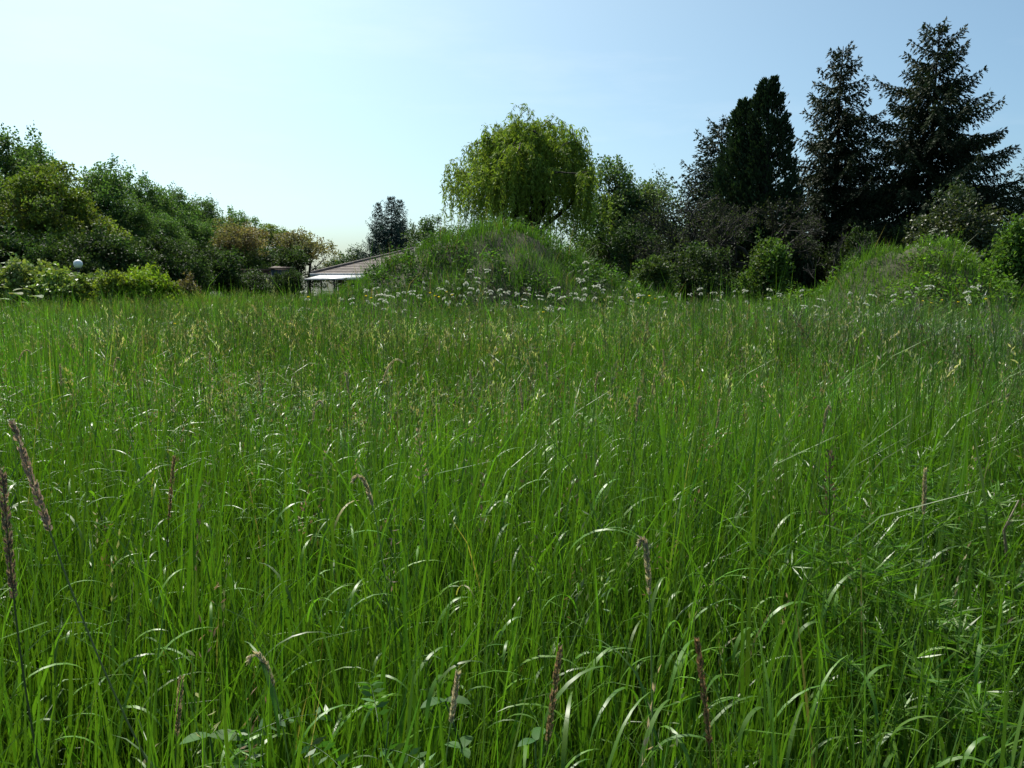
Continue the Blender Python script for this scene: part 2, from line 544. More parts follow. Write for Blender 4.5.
def tuft_field(name, label, seed, d0, d1, density, tufts, margin, hs=1.0):
    rng = np.random.default_rng(seed)
    x, y = sample_field(rng, d0, d1, density, margin)
    ok = (mound_c(x, y) < 0.05) & (mound_r(x, y) < 0.05)
    x, y = x[ok], y[ok]
    n = len(x)
    col = bpy.data.collections.new(name + '_tufts')
    for me in tufts:
        me.materials.append(M['grass_tuft'])
        col.objects.link(bpy.data.objects.new('grass_tuft', me))
    me = bpy.data.meshes.new(name)
    me.vertices.add(n)
    me.vertices.foreach_set('co', np.stack([x, y, ground_z(x, y)], -1).astype(np.float32).ravel())
    at_ = me.attributes.new('pick', 'INT', 'POINT')
    half = len(tufts) // 2                               # the second half of the list is rich in seed heads
    rich = rng.random(n) < np.clip(0.42 + 0.75 * field(x, y, 2.6, 9.0), 0.05, 0.95)
    at_.data.foreach_set('value', (rng.integers(0, half, n) + half * rich).astype(np.int32))
    at_ = me.attributes.new('rot', 'FLOAT_VECTOR', 'POINT')
    lean = np.clip(0.05 + 0.012 * x, -0.05, 0.2)
    rot = np.stack([rng.normal(0, 0.07, n), -lean + rng.normal(0, 0.08, n), rng.random(n) * 6.283], -1)
    at_.data.foreach_set('vector', rot.astype(np.float32).ravel())
    at_ = me.attributes.new('scl', 'FLOAT_VECTOR', 'POINT')
    sc = np.exp(rng.normal(0, 0.12, n)) * (1 + 0.22 * field(x, y, 2.2, 5.0)) * hs
    at_.data.foreach_set('vector', np.stack([0.5 + 0.5 * sc, 0.5 + 0.5 * sc, sc], -1).astype(np.float32).ravel())
    tm = grass_tints(rng, x, y, n, False)
    at_ = me.attributes.new('tmul', 'FLOAT_VECTOR', 'POINT')
    at_.data.foreach_set('vector', tm.astype(np.float32).ravel())
    o = link(name, me)
    ng = bpy.data.node_groups.new(name, 'GeometryNodeTree')
    ng.interface.new_socket('Geometry', in_out='INPUT', socket_type='NodeSocketGeometry')
    ng.interface.new_socket('Geometry', in_out='OUTPUT', socket_type='NodeSocketGeometry')
    N, Lk = ng.nodes, ng.links
    gi, go = N.new('NodeGroupInput'), N.new('NodeGroupOutput')
    iop, ci = N.new('GeometryNodeInstanceOnPoints'), N.new('GeometryNodeCollectionInfo')
    ci.inputs['Collection'].default_value = col
    ci.inputs['Separate Children'].default_value = True
    ci.inputs['Reset Children'].default_value = True

    def attr(nm, ty):
        a = N.new('GeometryNodeInputNamedAttribute')
        a.data_type = ty
        a.inputs['Name'].default_value = nm
        return a.outputs['Attribute']
    Lk.new(gi.outputs[0], iop.inputs['Points'])
    Lk.new(ci.outputs[0], iop.inputs['Instance'])
    iop.inputs['Pick Instance'].default_value = True
    Lk.new(attr('pick', 'INT'), iop.inputs['Instance Index'])
    Lk.new(attr('rot', 'FLOAT_VECTOR'), iop.inputs['Rotation'])
    Lk.new(attr('scl', 'FLOAT_VECTOR'), iop.inputs['Scale'])
    Lk.new(iop.outputs[0], go.inputs[0])
    md = o.modifiers.new('tufts', 'NODES')
    md.node_group = ng
    tag(o, label, 'grass', kind='stuff')


tuft_field('meadow_grass_middle', 'dense green meadow grass in the middle of the field', 12, 4.2, 11.0, 34,
           [make_tuft(500 + i, 36, 5, 1.5, 0.16, 0 if i < 7 else 3, 14) for i in range(14)], 1.8, 0.95)
tuft_field('meadow_grass_far', 'fine green meadow grass reaching to the mounds and trees', 13, 10.4, 34.0, 12,
           [make_tuft(530 + i, 44, 3, 2.0, 0.22, 1 if i < 6 else 6, 8) for i in range(12)], 3.0, 0.84)


def short_layer(seed, d0, d1, density):
    """low undergrowth of short, wide leaves that fills the foot of the sward"""
    rng = np.random.default_rng(seed)
    x, y = sample_field(rng, d0, d1, density, 0.8)
    n = len(x)
    L = 0.22 + 0.25 * rng.random(n)
    g = Geo()
    tt = grass_tints(rng, x, y, n) * np.array([1.0, 1.0, 1.0])
    add_blades(g, rng, np.stack([x, y, ground_z(x, y) - 0.01], -1), L, 0.006 + 0.007 * rng.random(n), rng.random(n) * 6.283,
               rng.random(n) * 0.4, 0.6 + rng.random(n) * 1.4, 1.0 + rng.random(n), tt, tt, 3)
    tag(g.build('undergrowth', 'grass'), 'low broad leaves at the foot of the tall grass', 'grass', kind='stuff')


short_layer(21, 1.2, 5.0, 330)


def mound_grass(name, label, zf, x0, x1, y0, y1, n, seed, tints, hmean, dryf):
    rng = np.random.default_rng(seed)
    x, y = x0 + (x1 - x0) * rng.random(n), y0 + (y1 - y0) * rng.random(n)
    z = zf(x, y)
    ok = z > -0.05
    x, y, z = x[ok], y[ok], z[ok]
    n = len(x)
    f = 0.5 + 0.5 * field(x, y, 0.9, seed * 0.37)
    f3 = 0.5 + 0.5 * field(x, y, 2.1, seed * 0.9)
    L = hmean * (0.35 + 1.1 * f ** 1.5) * np.exp(rng.normal(0, 0.3, n))
    t0, t1 = np.array(tints[0]), np.array(tints[1])
    tt = t0 * (1 - f3)[:, None] + t1 * f3[:, None]
    tt = tt * np.exp(rng.normal(0, 0.25, (n, 1)))
    dry = (rng.random(n) < dryf)[:, None]
    tt = np.where(dry, np.array([0.16, 0.125, 0.085]) * np.exp(rng.normal(0, 0.25, (n, 1))), tt)
    L = np.where(dry[:, 0], L * 1.25, L)
    g = Geo()
    add_blades(g, rng, np.stack([x, y, z - 0.02], -1), L, 0.012 + 0.014 * rng.random(n), rng.random(n) * 6.283,
               rng.random(n) * 0.35, rng.random(n) * 1.1, 1.2 + rng.random(n), tt, tt, 2)
    tag(g.build(name, 'grass'), label, 'grass', kind='stuff')


mound_grass('mound_grass', 'muted green grass and dry stems covering the rounded mound', mound_c, MC[0] - 8, MC[0] + 8, 18.5, 31, 54000, 31,
            ((0.056, 0.125, 0.02), (0.085, 0.165, 0.022)), 0.46, 0.05)
mound_grass('bank_grass', 'bright green rank grass covering the bank below the spruces', mound_r, RC[0] - 6, RC[0] + 10, 18.5, 30, 48000, 32,
            ((0.058, 0.14, 0.016), (0.105, 0.19, 0.022)), 0.44, 0.035)


# weeds with broader leaves mixed into the mounds
def mound_weeds(name, label, zf, x0, x1, y0, y1, n, seed, tint):
    rng = np.random.default_rng(seed)
    cx, cy = x0 + (x1 - x0) * rng.random(n), y0 + (y1 - y0) * rng.random(n)
    keep = (zf(cx, cy) > 0.1) & (field(cx, cy, 1.6, seed) > -0.1)
    cx, cy = cx[keep], cy[keep]
    g = Geo()
    for x, y in zip(cx, cy):
        lt = np.asarray(tint) * math.exp(rng.normal(0, 0.28))
        if rng.random() < 0.16:                           # upright nettle or mugwort stem
            k, h = 22, 0.55 + 0.5 * rng.random()
            u = rng.random(k)
            lx, ly = rng.normal(0, 0.1, 2)
            p = np.stack([x + lx * u, y + ly * u, zf(x, y) + h * u], -1) + rng.normal(0, 0.012, (k, 3))
            d = rand_dirs(rng, k)
            d[:, 2] = 0.1
            add_leaves(g, p, d, (0.15 - 0.09 * u), 0.05, vary(rng, lt, k, 0.15), rng)
        else:
            k = 24
            h = 0.3 + 0.3 * rng.random()
            p = np.stack([x + rng.normal(0, 0.13, k), y + rng.normal(0, 0.13, k), zf(x, y) + h * rng.random(k) ** 0.7], -1)
            d = rand_dirs(rng, k)
            d[:, 2] = d[:, 2] * 0.5 + 0.15
            add_leaves(g, p, d, 0.09 + 0.07 * rng.random(k), 0.055, vary(rng, lt, k), rng)
    tag(g.build(name, 'leaf'), label, 'weeds', kind='stuff')


mound_weeds('weeds', 'leafy weeds growing through the grass of the mound', mound_c, MC[0] - 6, MC[0] + 6, 19, 29, 750, 41, (0.05, 0.105, 0.022))
mound_weeds('weeds', 'leafy bright weeds growing on the bank', mound_r, RC[0] - 5, RC[0] + 9, 19, 28, 1100, 42, (0.085, 0.165, 0.022))


# thin flowering stalks scattered through the whole meadow: nobody could count them
def stalks(seed, d0, d1, density, wsc):
    rng = np.random.default_rng(seed)
    x, y = sample_field(rng, d0, d1, density)
    ok = (mound_c(x, y) < 0) & (mound_r(x, y) < 0)
    x, y = x[ok], y[ok]
    n = len(x)
    L = 0.92 * np.exp(rng.normal(0, 0.14, n))
    az = np.where(x > 1.5, np.pi, 0) + rng.normal(0, 1.0, n)
    b0, b1 = np.abs(rng.normal(0.04, 0.07, n)) + 0.03, rng.random(n) ** 2 * 0.9
    pw = 1.6 + rng.random(n) * 1.5
    tt = vary(rng, (0.075, 0.13, 0.035), n, 0.2)
    g = Geo()
    base = np.stack([x, y, ground_z(x, y)], -1)
    add_blades(g, rng, base, L, np.full(n, 0.0026 * wsc), az, b0, b1, pw, tt, tt, 4)
    # seed heads along the last part of each stalk
    m = 12
    t = np.linspace(0.80, 1.0, m)
    s = np.linspace(0, 1, 25)
    th = b0[:, None] + b1[:, None] * s[None] ** pw[:, None]
    r = np.cumsum(np.sin(th), 1) * (L / 25)[:, None]
    z = np.cumsum(np.cos(th), 1) * (L / 25)[:, None]
    idx = np.minimum((t * 24).astype(int), 24)
    P = np.stack([x[:, None] + r[:, idx] * np.cos(az)[:, None], y[:, None] + r[:, idx] * np.sin(az)[:, None],
                  base[:, 2:3] + z[:, idx]], -1)
    loose = rng.random(n) < 0.45
    T = np.stack([np.sin(th[:, idx]) * np.cos(az)[:, None], np.sin(th[:, idx]) * np.sin(az)[:, None], np.cos(th[:, idx])], -1)
    d = T + rng.normal(0, 1, P.shape) * np.where(loose, 0.75, 0.28)[:, None, None]
    jit = rng.normal(0, 1, P.shape) * np.where(loose, 0.012, 0.002)[:, None, None]
    hc = np.where((rng.random(n) < 0.5)[:, None], vary(rng, (0.17, 0.135, 0.08), n, 0.3), vary(rng, (0.16, 0.2, 0.085), n, 0.25))
    hc = np.where((rng.random(n) < 0.16)[:, None], vary(rng, (0.42, 0.37, 0.25), n, 0.15), hc)
    add_leaves(g, (P + jit).reshape(-1, 3), d.reshape(-1, 3), 0.022 * (0.6 + 0.4 * wsc), 0.0052 * wsc, np.repeat(hc, m, 0), rng)
    tag(g.build('flowering_grass_stalks', 'straw'), 'thin seed stalks rising through the meadow grass', 'grass', kind='stuff')


stalks(51, 1.3, 7.0, 16, 1.0)


# ------------------------------------------------------------------ trees
def curve_pts(p0, p1, rng, n=6, wob=0.06, sag=0.0):
    p0, p1 = np.asarray(p0, float), np.asarray(p1, float)
    L = np.linalg.norm(p1 - p0)
    t = np.linspace(0, 1, n)[:, None]
    off = rng.normal(0, wob * L, (2, 3))
    P = p0 + (p1 - p0) * t + off[0] * np.sin(t * np.pi) + off[1] * np.sin(2 * t * np.pi) * 0.5
    P[:, 2] += sag * L * np.sin(t[:, 0] * np.pi)
    return P


def deciduous(root, H, Rr, base, seed, tint, n_lobes=16, clumps=15, per=65, leaf=0.13, spread=0.34, trunk_r=0.2,
              mat='leaf', shape=1.0, bark='bark', loose=0.12, wide=0.62):
    rng = np.random.default_rng(seed)
    wood, crown = Geo(), Geo()
    zc, rz = (H + base) / 2, (H - base) / 2
    top = np.array([rng.normal(0, 0.05 * Rr), rng.normal(0, 0.05 * Rr), base + 0.75 * (H - base)])
    tr = curve_pts((0, 0, -0.1), top, rng, 10, 0.02)
    tube(wood, tr, np.linspace(trunk_r, trunk_r * 0.25, 10) * (1 + 0.5 * np.exp(-np.linspace(0, 9, 10))), 8)
    tint = np.asarray(tint, float)
    i = 0
    lobes = []
    while len(lobes) < n_lobes:
        d = rand_dirs(rng, 1)[0]
        i += 1
        if d[2] < -0.75:
            continue
        rr = 0.45 + 0.35 * rng.random()
        c = d * rr * np.array([Rr, Rr, rz])
        # egg-shaped outline: narrower towards the top for shape > 1
        zz = (c[2] / rz + 1) / 2
        c[:2] *= 1 - (shape - 1) * zz * 0.5
        lobes.append((c + np.array([0, 0, zc]), Rr * (0.26 + 0.2 * rng.random())))
    lobes.append((np.array([0, 0, H - 0.33 * Rr]), 0.3 * Rr))
    for c, lr in lobes:
        st = tr[int(np.clip((c[2] - 0.25 * H - tr[0, 2]) / max(tr[-1, 2], 0.1) * 10, 2, 9))]
        limb = curve_pts(st, c, rng, 6, 0.06, 0.05)
        tube(wood, limb, np.linspace(trunk_r * 0.33, trunk_r * 0.08, 6), 5)
        lt = tint * np.exp(rng.normal(0, 0.12)) * np.exp(rng.normal(0, 0.05, 3))
        for k in range(clumps):
            d = rand_dirs(rng, 1)[0]
            if d[2] < -0.5 and rng.random() < 0.6:
                d[2] *= -1
            cc = c + d * lr * (0.65 + 0.5 * rng.random()) * np.array([1.1, 1.1, 0.9])
            cc[2] = max(cc[2], 0.3)
            if rng.random() < 0.5:
                tube(wood, curve_pts(limb[3], cc, rng, 4, 0.08), np.linspace(trunk_r * 0.12, trunk_r * 0.03, 4), 3, cap=False)
            n = int(1.3 * per * (0.6 + 0.8 * rng.random()))
            sp = spread * (0.6 + 0.7 * rng.random())
            off = rand_dirs(rng, n) * rng.random((n, 1)) ** 0.5 * 1.75 * np.array([sp, sp, sp * wide])
            if rng.random() < loose:
                off[:, 2] += sp * 1.8 * rng.random(n)
                off[:, :2] *= 0.5
            dd = unit(off) * 0.8 + rand_dirs(rng, n) + np.array([0, 0, -0.15])
            add_leaves(crown, cc + off, dd, 1.2 * leaf * (0.6 + 0.6 * rng.random(n)), leaf * 0.75, vary(rng, lt, n, 0.2, 0.06), rng)
    wood.build('trunk', bark, root)
    crown.build('crown', mat, root)


def tree_at(name, px, top, D, half_px, label, cat, seed, tint, group=None, base=0.4, **kw):
    p = at(px, 0.5 * (top + 277), D)
    H = z_of(top, D)
    Rr = half_px / F_PX * D
    o = thing(name, (p[0], D, 0), label, cat, group)
    deciduous(o, H, Rr, base, seed, tint, **kw)
    return o, H, Rr


def tree_copy(src, H0, R0, px, top, D, half_px, label, rz, group=None):
    p = at(px, 0.5 * (top + 277), D)
    H, Rr = z_of(top, D), half_px / F_PX * D
    return copy_thing(src, (p[0], D, 0), label, group, rz, (Rr / R0, Rr / R0, H / H0))


G_LEFT = 'broadleaved trees in the wood edge behind the hedge'
t1, h1, r1 = tree_at('broadleaf_tree', 6, 132, 45, 62, 'tallest dark green tree at the high end of the wood behind the hedge', 'tree', 101,
                     (0.075, 0.14, 0.04), G_LEFT, base=0.3, n_lobes=20, clumps=15, per=62, leaf=0.15, spread=0.42, trunk_r=0.25)
t2, h2, r2 = tree_at('broadleaf_tree', 58, 163, 40, 54, 'olive green rounded tree standing behind the globe lamp', 'tree', 102,
                     (0.12, 0.165, 0.03), G_LEFT, base=0.2, n_lobes=20, clumps=15, per=62, leaf=0.14, spread=0.36, trunk_r=0.2)
t3, h3, r3 = tree_at('broadleaf_tree', 112, 164, 52, 52, 'loose topped green tree in the middle of the wood edge', 'tree', 103,
                     (0.085, 0.155, 0.045), G_LEFT, base=0.3, n_lobes=18, clumps=15, per=62, leaf=0.15, spread=0.42, trunk_r=0.2, loose=0.4)
for (px, top, D, hw, src, rz, lab) in (
        (150, 180, 57, 40, 3, 1.9, 'feathery mid green tree next down the wood edge from the loose topped one'),
        (176, 190, 62, 36, 1, 3.0, 'denser dark green tree half way down the descending wood edge'),
        (204, 200, 68, 36, 1, 0.8, 'dark green tree of the wood edge behind the bronze tree above the fence'),
        (232, 212, 75, 34, 3, 4.4, 'farthest feathery tree of the wood edge, showing above the bronze tree'),
        (128, 200, 50, 34, 1, 5.0, 'shorter dark tree in front of the loose topped tree'),
        (165, 215, 52, 32, 3, 2.6, 'shorter feathery tree in front of the half way dark one'),
        (196, 218, 58, 30, 3, 1.1, 'low feathery tree beside the bronze tree above the fence')):
    s, h0, r0 = ((t1, h1, r1), (t2, h2, r2), (t3, h3, r3))[src - 1]
    tree_copy(s, h0, r0, px, top, D, hw, lab, rz, G_LEFT)
tree_copy(t3, h3, r3, 40, 148, 50, 44, 'feathery topped tree rising behind the olive green tree', 0.7, G_LEFT)
tree_copy(t1, h1, r1, -58, 128, 42, 60, 'tall dark tree standing outside the wood edge corner', 2.2, G_LEFT)
tree_copy(t2, h2, r2, 268, 224, 82, 30, 'pale green distant tree between the two bronze leaved trees', 2.2, G_LEFT)
# low scrub that closes the wood edge at its foot
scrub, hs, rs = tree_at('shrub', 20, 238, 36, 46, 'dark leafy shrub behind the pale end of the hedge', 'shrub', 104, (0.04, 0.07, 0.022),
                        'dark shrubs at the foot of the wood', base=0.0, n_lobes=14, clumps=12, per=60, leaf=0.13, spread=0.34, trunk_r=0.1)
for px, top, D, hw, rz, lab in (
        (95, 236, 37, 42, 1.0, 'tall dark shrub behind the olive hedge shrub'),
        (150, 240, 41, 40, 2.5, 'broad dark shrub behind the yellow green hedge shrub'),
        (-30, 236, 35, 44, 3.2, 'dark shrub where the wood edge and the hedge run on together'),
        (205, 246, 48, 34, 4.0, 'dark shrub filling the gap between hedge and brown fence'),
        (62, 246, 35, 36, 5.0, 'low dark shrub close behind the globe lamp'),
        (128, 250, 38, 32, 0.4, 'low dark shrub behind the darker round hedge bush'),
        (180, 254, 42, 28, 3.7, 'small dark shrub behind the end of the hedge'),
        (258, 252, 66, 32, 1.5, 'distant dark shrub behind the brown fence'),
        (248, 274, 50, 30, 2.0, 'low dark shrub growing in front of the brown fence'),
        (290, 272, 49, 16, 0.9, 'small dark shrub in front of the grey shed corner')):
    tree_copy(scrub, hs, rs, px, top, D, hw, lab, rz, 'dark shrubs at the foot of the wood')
# bronze-leaved trees
tree_at('bronze_tree', 236, 223, 58, 30, 'airy bronze pink leaved tree above the brown fence', 'tree', 105, (0.19, 0.17, 0.085), base=2.2,
        n_lobes=12, clumps=10, per=44, leaf=0.13, spread=0.36, trunk_r=0.14, wide=0.45)
tree_at('bronze_tree', 308, 228, 56, 31, 'open umbrella shaped bronze leaved tree left of the tiled roof', 'tree', 106, (0.18, 0.17, 0.09), base=1.9,
        n_lobes=12, clumps=9, per=34, leaf=0.12, spread=0.3, trunk_r=0.14, wide=0.45, bark='grey_bark')
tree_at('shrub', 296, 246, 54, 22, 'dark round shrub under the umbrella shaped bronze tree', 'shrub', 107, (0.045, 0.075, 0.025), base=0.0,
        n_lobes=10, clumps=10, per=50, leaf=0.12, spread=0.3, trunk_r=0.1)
tree_at('shrub', 245, 250, 57, 24, 'green shrub growing over the brown fence', 'shrub', 108, (0.06, 0.105, 0.03), base=0.0,
        n_lobes=10, clumps=10, per=50, leaf=0.12, spread=0.3, trunk_r=0.1)

# hedge behind the lamp
HG = 'shrubs of the low hedge along the meadow'
tree_at('hedge_shrub', 18, 275, 27, 46, 'pale variegated hedge shrub at the end with big flat leaves', 'hedge', 111, (0.19, 0.25, 0.075), HG, base=0.0,
        n_lobes=16, clumps=12, per=40, leaf=0.14, spread=0.2, trunk_r=0.06, mat='glossy_leaf')
tree_at('hedge_shrub', 60, 275, 27.5, 44, 'pale variegated hedge shrub directly below the globe lamp', 'hedge', 112, (0.17, 0.23, 0.055), HG, base=0.0,
        n_lobes=16, clumps=12, per=40, leaf=0.13, spread=0.2, trunk_r=0.06, mat='glossy_leaf')
tree_at('hedge_shrub', 93, 275, 27.5, 36, 'olive hedge shrub beside the darker round bush', 'hedge', 113, (0.15, 0.21, 0.04), HG, base=0.0,
        n_lobes=13, clumps=11, per=40, leaf=0.12, spread=0.2, trunk_r=0.06, mat='glossy_leaf')
tree_at('hedge_shrub', 116, 273, 26.8, 24, 'darker round bush in the gap of the low hedge', 'hedge', 114, (0.14, 0.18, 0.03), HG, base=0.0,
        n_lobes=12, clumps=11, per=40, leaf=0.09, spread=0.18, trunk_r=0.05)
tree_at('hedge_shrub', 150, 274, 27.5, 34, 'bright yellow green shrub closing the low hedge', 'hedge', 115, (0.17, 0.25, 0.025), HG, base=0.0,
        n_lobes=14, clumps=12, per=44, leaf=0.1, spread=0.19, trunk_r=0.06)
tree_at('hedge_shrub', -32, 270, 27, 38, 'pale hedge shrub continuing the hedge beyond its pale end', 'hedge', 116, (0.23, 0.26, 0.08), HG, base=0.0,
        n_lobes=14, clumps=11, per=40, leaf=0.14, spread=0.2, trunk_r=0.06, mat='glossy_leaf')
tree_at('shrub', 186, 281, 29, 16, 'small brownish low shrub at the end of the yellow green hedge', 'shrub', 117, (0.1, 0.09, 0.045), base=0.0,
        n_lobes=9, clumps=8, per=34, leaf=0.08, spread=0.17, trunk_r=0.04)

# trees round the willow
tree_at('broadleaf_tree', 610, 164, 46, 50, 'dense blue green tree beside the golden willow', 'tree', 121, (0.095, 0.16, 0.055), base=0.2,
        n_lobes=20, clumps=15, per=62, leaf=0.14, spread=0.38, trunk_r=0.2)
tree_at('broadleaf_tree', 655, 178, 50, 34, 'thin crowned grey green tree between blue green tree and bare branches', 'tree', 122, (0.085, 0.13, 0.06), base=1.0,
        n_lobes=14, clumps=11, per=32, leaf=0.13, spread=0.4, trunk_r=0.16, bark='grey_bark')
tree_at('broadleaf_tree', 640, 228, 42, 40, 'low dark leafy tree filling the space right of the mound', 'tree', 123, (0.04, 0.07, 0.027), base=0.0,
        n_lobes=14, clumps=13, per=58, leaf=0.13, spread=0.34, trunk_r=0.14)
tree_at('broadleaf_tree', 432, 217, 75, 26, 'distant round tree between the blue conifers and the willow', 'tree', 124, (0.06, 0.1, 0.035), base=0.3,
        n_lobes=12, clumps=11, per=46, leaf=0.16, spread=0.4, trunk_r=0.16)
tree_at('shrub', 358, 250, 88, 22, 'low distant bush behind the tiled roof', 'shrub', 125, (0.055, 0.09, 0.035), base=0.0,
        n_lobes=10, clumps=10, per=40, leaf=0.16, spread=0.4, trunk_r=0.12)
tree_at('shrub', 335, 259, 92, 20, 'lowest distant bush at the eaves end of the tiled roof', 'shrub', 126, (0.055, 0.09, 0.035), base=0.0,
        n_lobes=9, clumps=9, per=40, leaf=0.16, spread=0.36, trunk_r=0.1)
tree_at('shrub', 766, 247, 29, 24, 'fresh light green bush before the dark cypresses', 'shrub', 127, (0.065, 0.12, 0.024), base=0.0,
        n_lobes=13, clumps=10, per=40, leaf=0.1, spread=0.28, trunk_r=0.05, loose=0.7)
tree_at('shrub', 700, 246, 32, 36, 'mid green shrub below the bare leaning tree', 'shrub', 128, (0.04, 0.068, 0.022), base=0.0,
        n_lobes=13, clumps=11, per=46, leaf=0.1, spread=0.24, trunk_r=0.06, loose=0.3)
tree_at('shrub', 655, 262, 29, 24, 'leafy shrub at the right foot of the mound', 'shrub', 129, (0.06, 0.11, 0.03), base=0.0,
        n_lobes=11, clumps=10, per=40, leaf=0.1, spread=0.22, trunk_r=0.05, loose=0.3)
tree_at('shrub', 957, 186, 29.5, 42, 'dark large rounded shrub on the bank under the tallest spruce', 'shrub', 130, (0.05, 0.07, 0.028), base=0.6,
        n_lobes=18, clumps=12, per=52, leaf=0.1, spread=0.26, trunk_r=0.08, mat='glossy_leaf')
tree_at('shrub', 1016, 236, 24.5, 24, 'fresh green bush on the bank beside the dark rounded shrub', 'shrub', 131, (0.075, 0.14, 0.025), base=0.8,
        n_lobes=12, clumps=10, per=40, leaf=0.1, spread=0.28, trunk_r=0.05, loose=0.7)
tree_at('shrub', 1042, 206, 31, 44, 'dark tall shrub behind the fresh green bush on the bank', 'shrub', 132, (0.045, 0.075, 0.025), base=0.0,
        n_lobes=15, clumps=12, per=50, leaf=0.11, spread=0.3, trunk_r=0.08)
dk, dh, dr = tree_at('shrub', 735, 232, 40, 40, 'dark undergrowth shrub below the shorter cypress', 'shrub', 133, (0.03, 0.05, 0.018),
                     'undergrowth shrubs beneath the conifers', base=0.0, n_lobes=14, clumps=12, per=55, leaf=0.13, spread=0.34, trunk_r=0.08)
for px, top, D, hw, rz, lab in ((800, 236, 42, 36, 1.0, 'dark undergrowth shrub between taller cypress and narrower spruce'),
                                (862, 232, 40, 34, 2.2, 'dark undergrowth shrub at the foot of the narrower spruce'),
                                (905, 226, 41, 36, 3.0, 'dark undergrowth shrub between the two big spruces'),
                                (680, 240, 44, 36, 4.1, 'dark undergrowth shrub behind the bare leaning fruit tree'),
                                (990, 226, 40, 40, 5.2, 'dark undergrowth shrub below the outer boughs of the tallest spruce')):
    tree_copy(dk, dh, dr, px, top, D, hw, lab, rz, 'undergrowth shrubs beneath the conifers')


# willow -------------------------------------------------------------
def willow(px, top, D, half_px, label, seed):
    rng = np.random.default_rng(seed)
    p = at(px, 190, D)
    H, Rr = z_of(top, D), half_px / F_PX * D
    root = thing('willow_tree', (p[0], D, 0), label, 'tree')
    wood, crown = Geo(), Geo()
    fork = np.array([0.1, 0, 2.4])
    tube(wood, curve_pts((0, 0, -0.1), fork, rng, 6, 0.02), np.linspace(0.42, 0.3, 6), 9)
    heads = []
    for k in range(15):
        a = k * 2.4 + rng.normal(0, 0.2)
        rr = Rr * (0.12 + 0.68 * (k + 0.5) / 15)
        e = np.array([rr * math.cos(a), rr * math.sin(a), H * (0.92 - 0.55 * (rr / Rr) ** 2) * (0.92 + 0.08 * rng.random())])
        P = curve_pts(fork, e, rng, 8, 0.05, 0.10)
        tube(wood, P, np.linspace(0.2, 0.03, 8), 6)
        heads.append((e, P))
        for j in range(3):
            b = P[4 + int(rng.integers(0, 4))]
            d = rand_dirs(rng, 1)[0]
            d[2] = abs(d[2]) * 0.55 + 0.1
            e2 = b + d * Rr * (0.22 + 0.25 * rng.random())
            q = curve_pts(b, e2, rng, 5, 0.06, 0.1)
            tube(wood, q, np.linspace(0.06, 0.012, 5), 4, cap=False)
            heads.append((e2, q))
    tips = np.array([e for e, _ in heads])
    for k in range(150):                                  # twigs that carry the rounded outer dome
        a = k * 2.39996
        v = 0.04 + 0.96 * (k + 0.5) / 150
        rr = math.sqrt(v)
        lump = 0.92 + 0.12 * math.sin(2 * a + 2.2) * rr + 0.12 * math.sin(5 * a + 6 * rr) + 0.09 * rng.normal()
        e = np.array([Rr * 0.93 * rr * math.cos(a) * lump, Rr * 0.93 * rr * math.sin(a) * lump, H * (0.42 + 0.56 * math.sqrt(max(0, 1 - v * 0.93))) * (0.72 + 0.28 * lump)])
        if e[2] > H:
            e[2] = H
        b = tips[np.argmin(np.linalg.norm(tips - e, axis=1))]
        q = curve_pts(b, e, rng, 5, 0.05, 0.06)
        tube(wood, q, np.linspace(0.035, 0.01, 5), 4, cap=False)
        heads.append((e, q))
    base = np.array([0.185, 0.265, 0.042])
    for e, P in heads:
        lt = base * np.exp(rng.normal(0, 0.12))
        for s in range(8):
            st = P[-1 - int(rng.integers(0, 3))] + rng.normal(0, 0.18, 3)
            L = 0.7 + 2.3 * rng.random() ** 1.2
            if rng.random() < 0.10:
                L = 0.6
                ang_up = 0.45
            else:
                ang_up = 0.25 + 0.3 * rng.random()
            n = int(L * 23)
            t = np.linspace(0, 1, n)
            a = rng.random() * 6.283
            out = 0.22 + 0.3 * rng.random()
            x = out * (1 - np.exp(-3 * t))
            z = ang_up * np.sin(np.minimum(t * 4, 1.57)) * 0.5 - L * t ** 1.3 * 1.0
            pts = st + np.stack([x * math.cos(a), x * math.sin(a), z], -1)
            pts[:, 2] = np.maximum(pts[:, 2], 0.8)
            dd = np.array([0, 0, -0.8]) + rng.normal(0, 0.5, (n, 3))
            add_leaves(crown, pts + rng.normal(0, 0.035, (n, 3)), dd, 0.19 + 0.1 * rng.random(n), 0.055, vary(rng, lt, n, 0.2, 0.05), rng)
    wood.build('trunk', 'bark', root)
    crown.build('crown', 'leaf', root)


willow(525, 114, 42, 77, 'golden green weeping willow rising behind the rounded mound', 141)


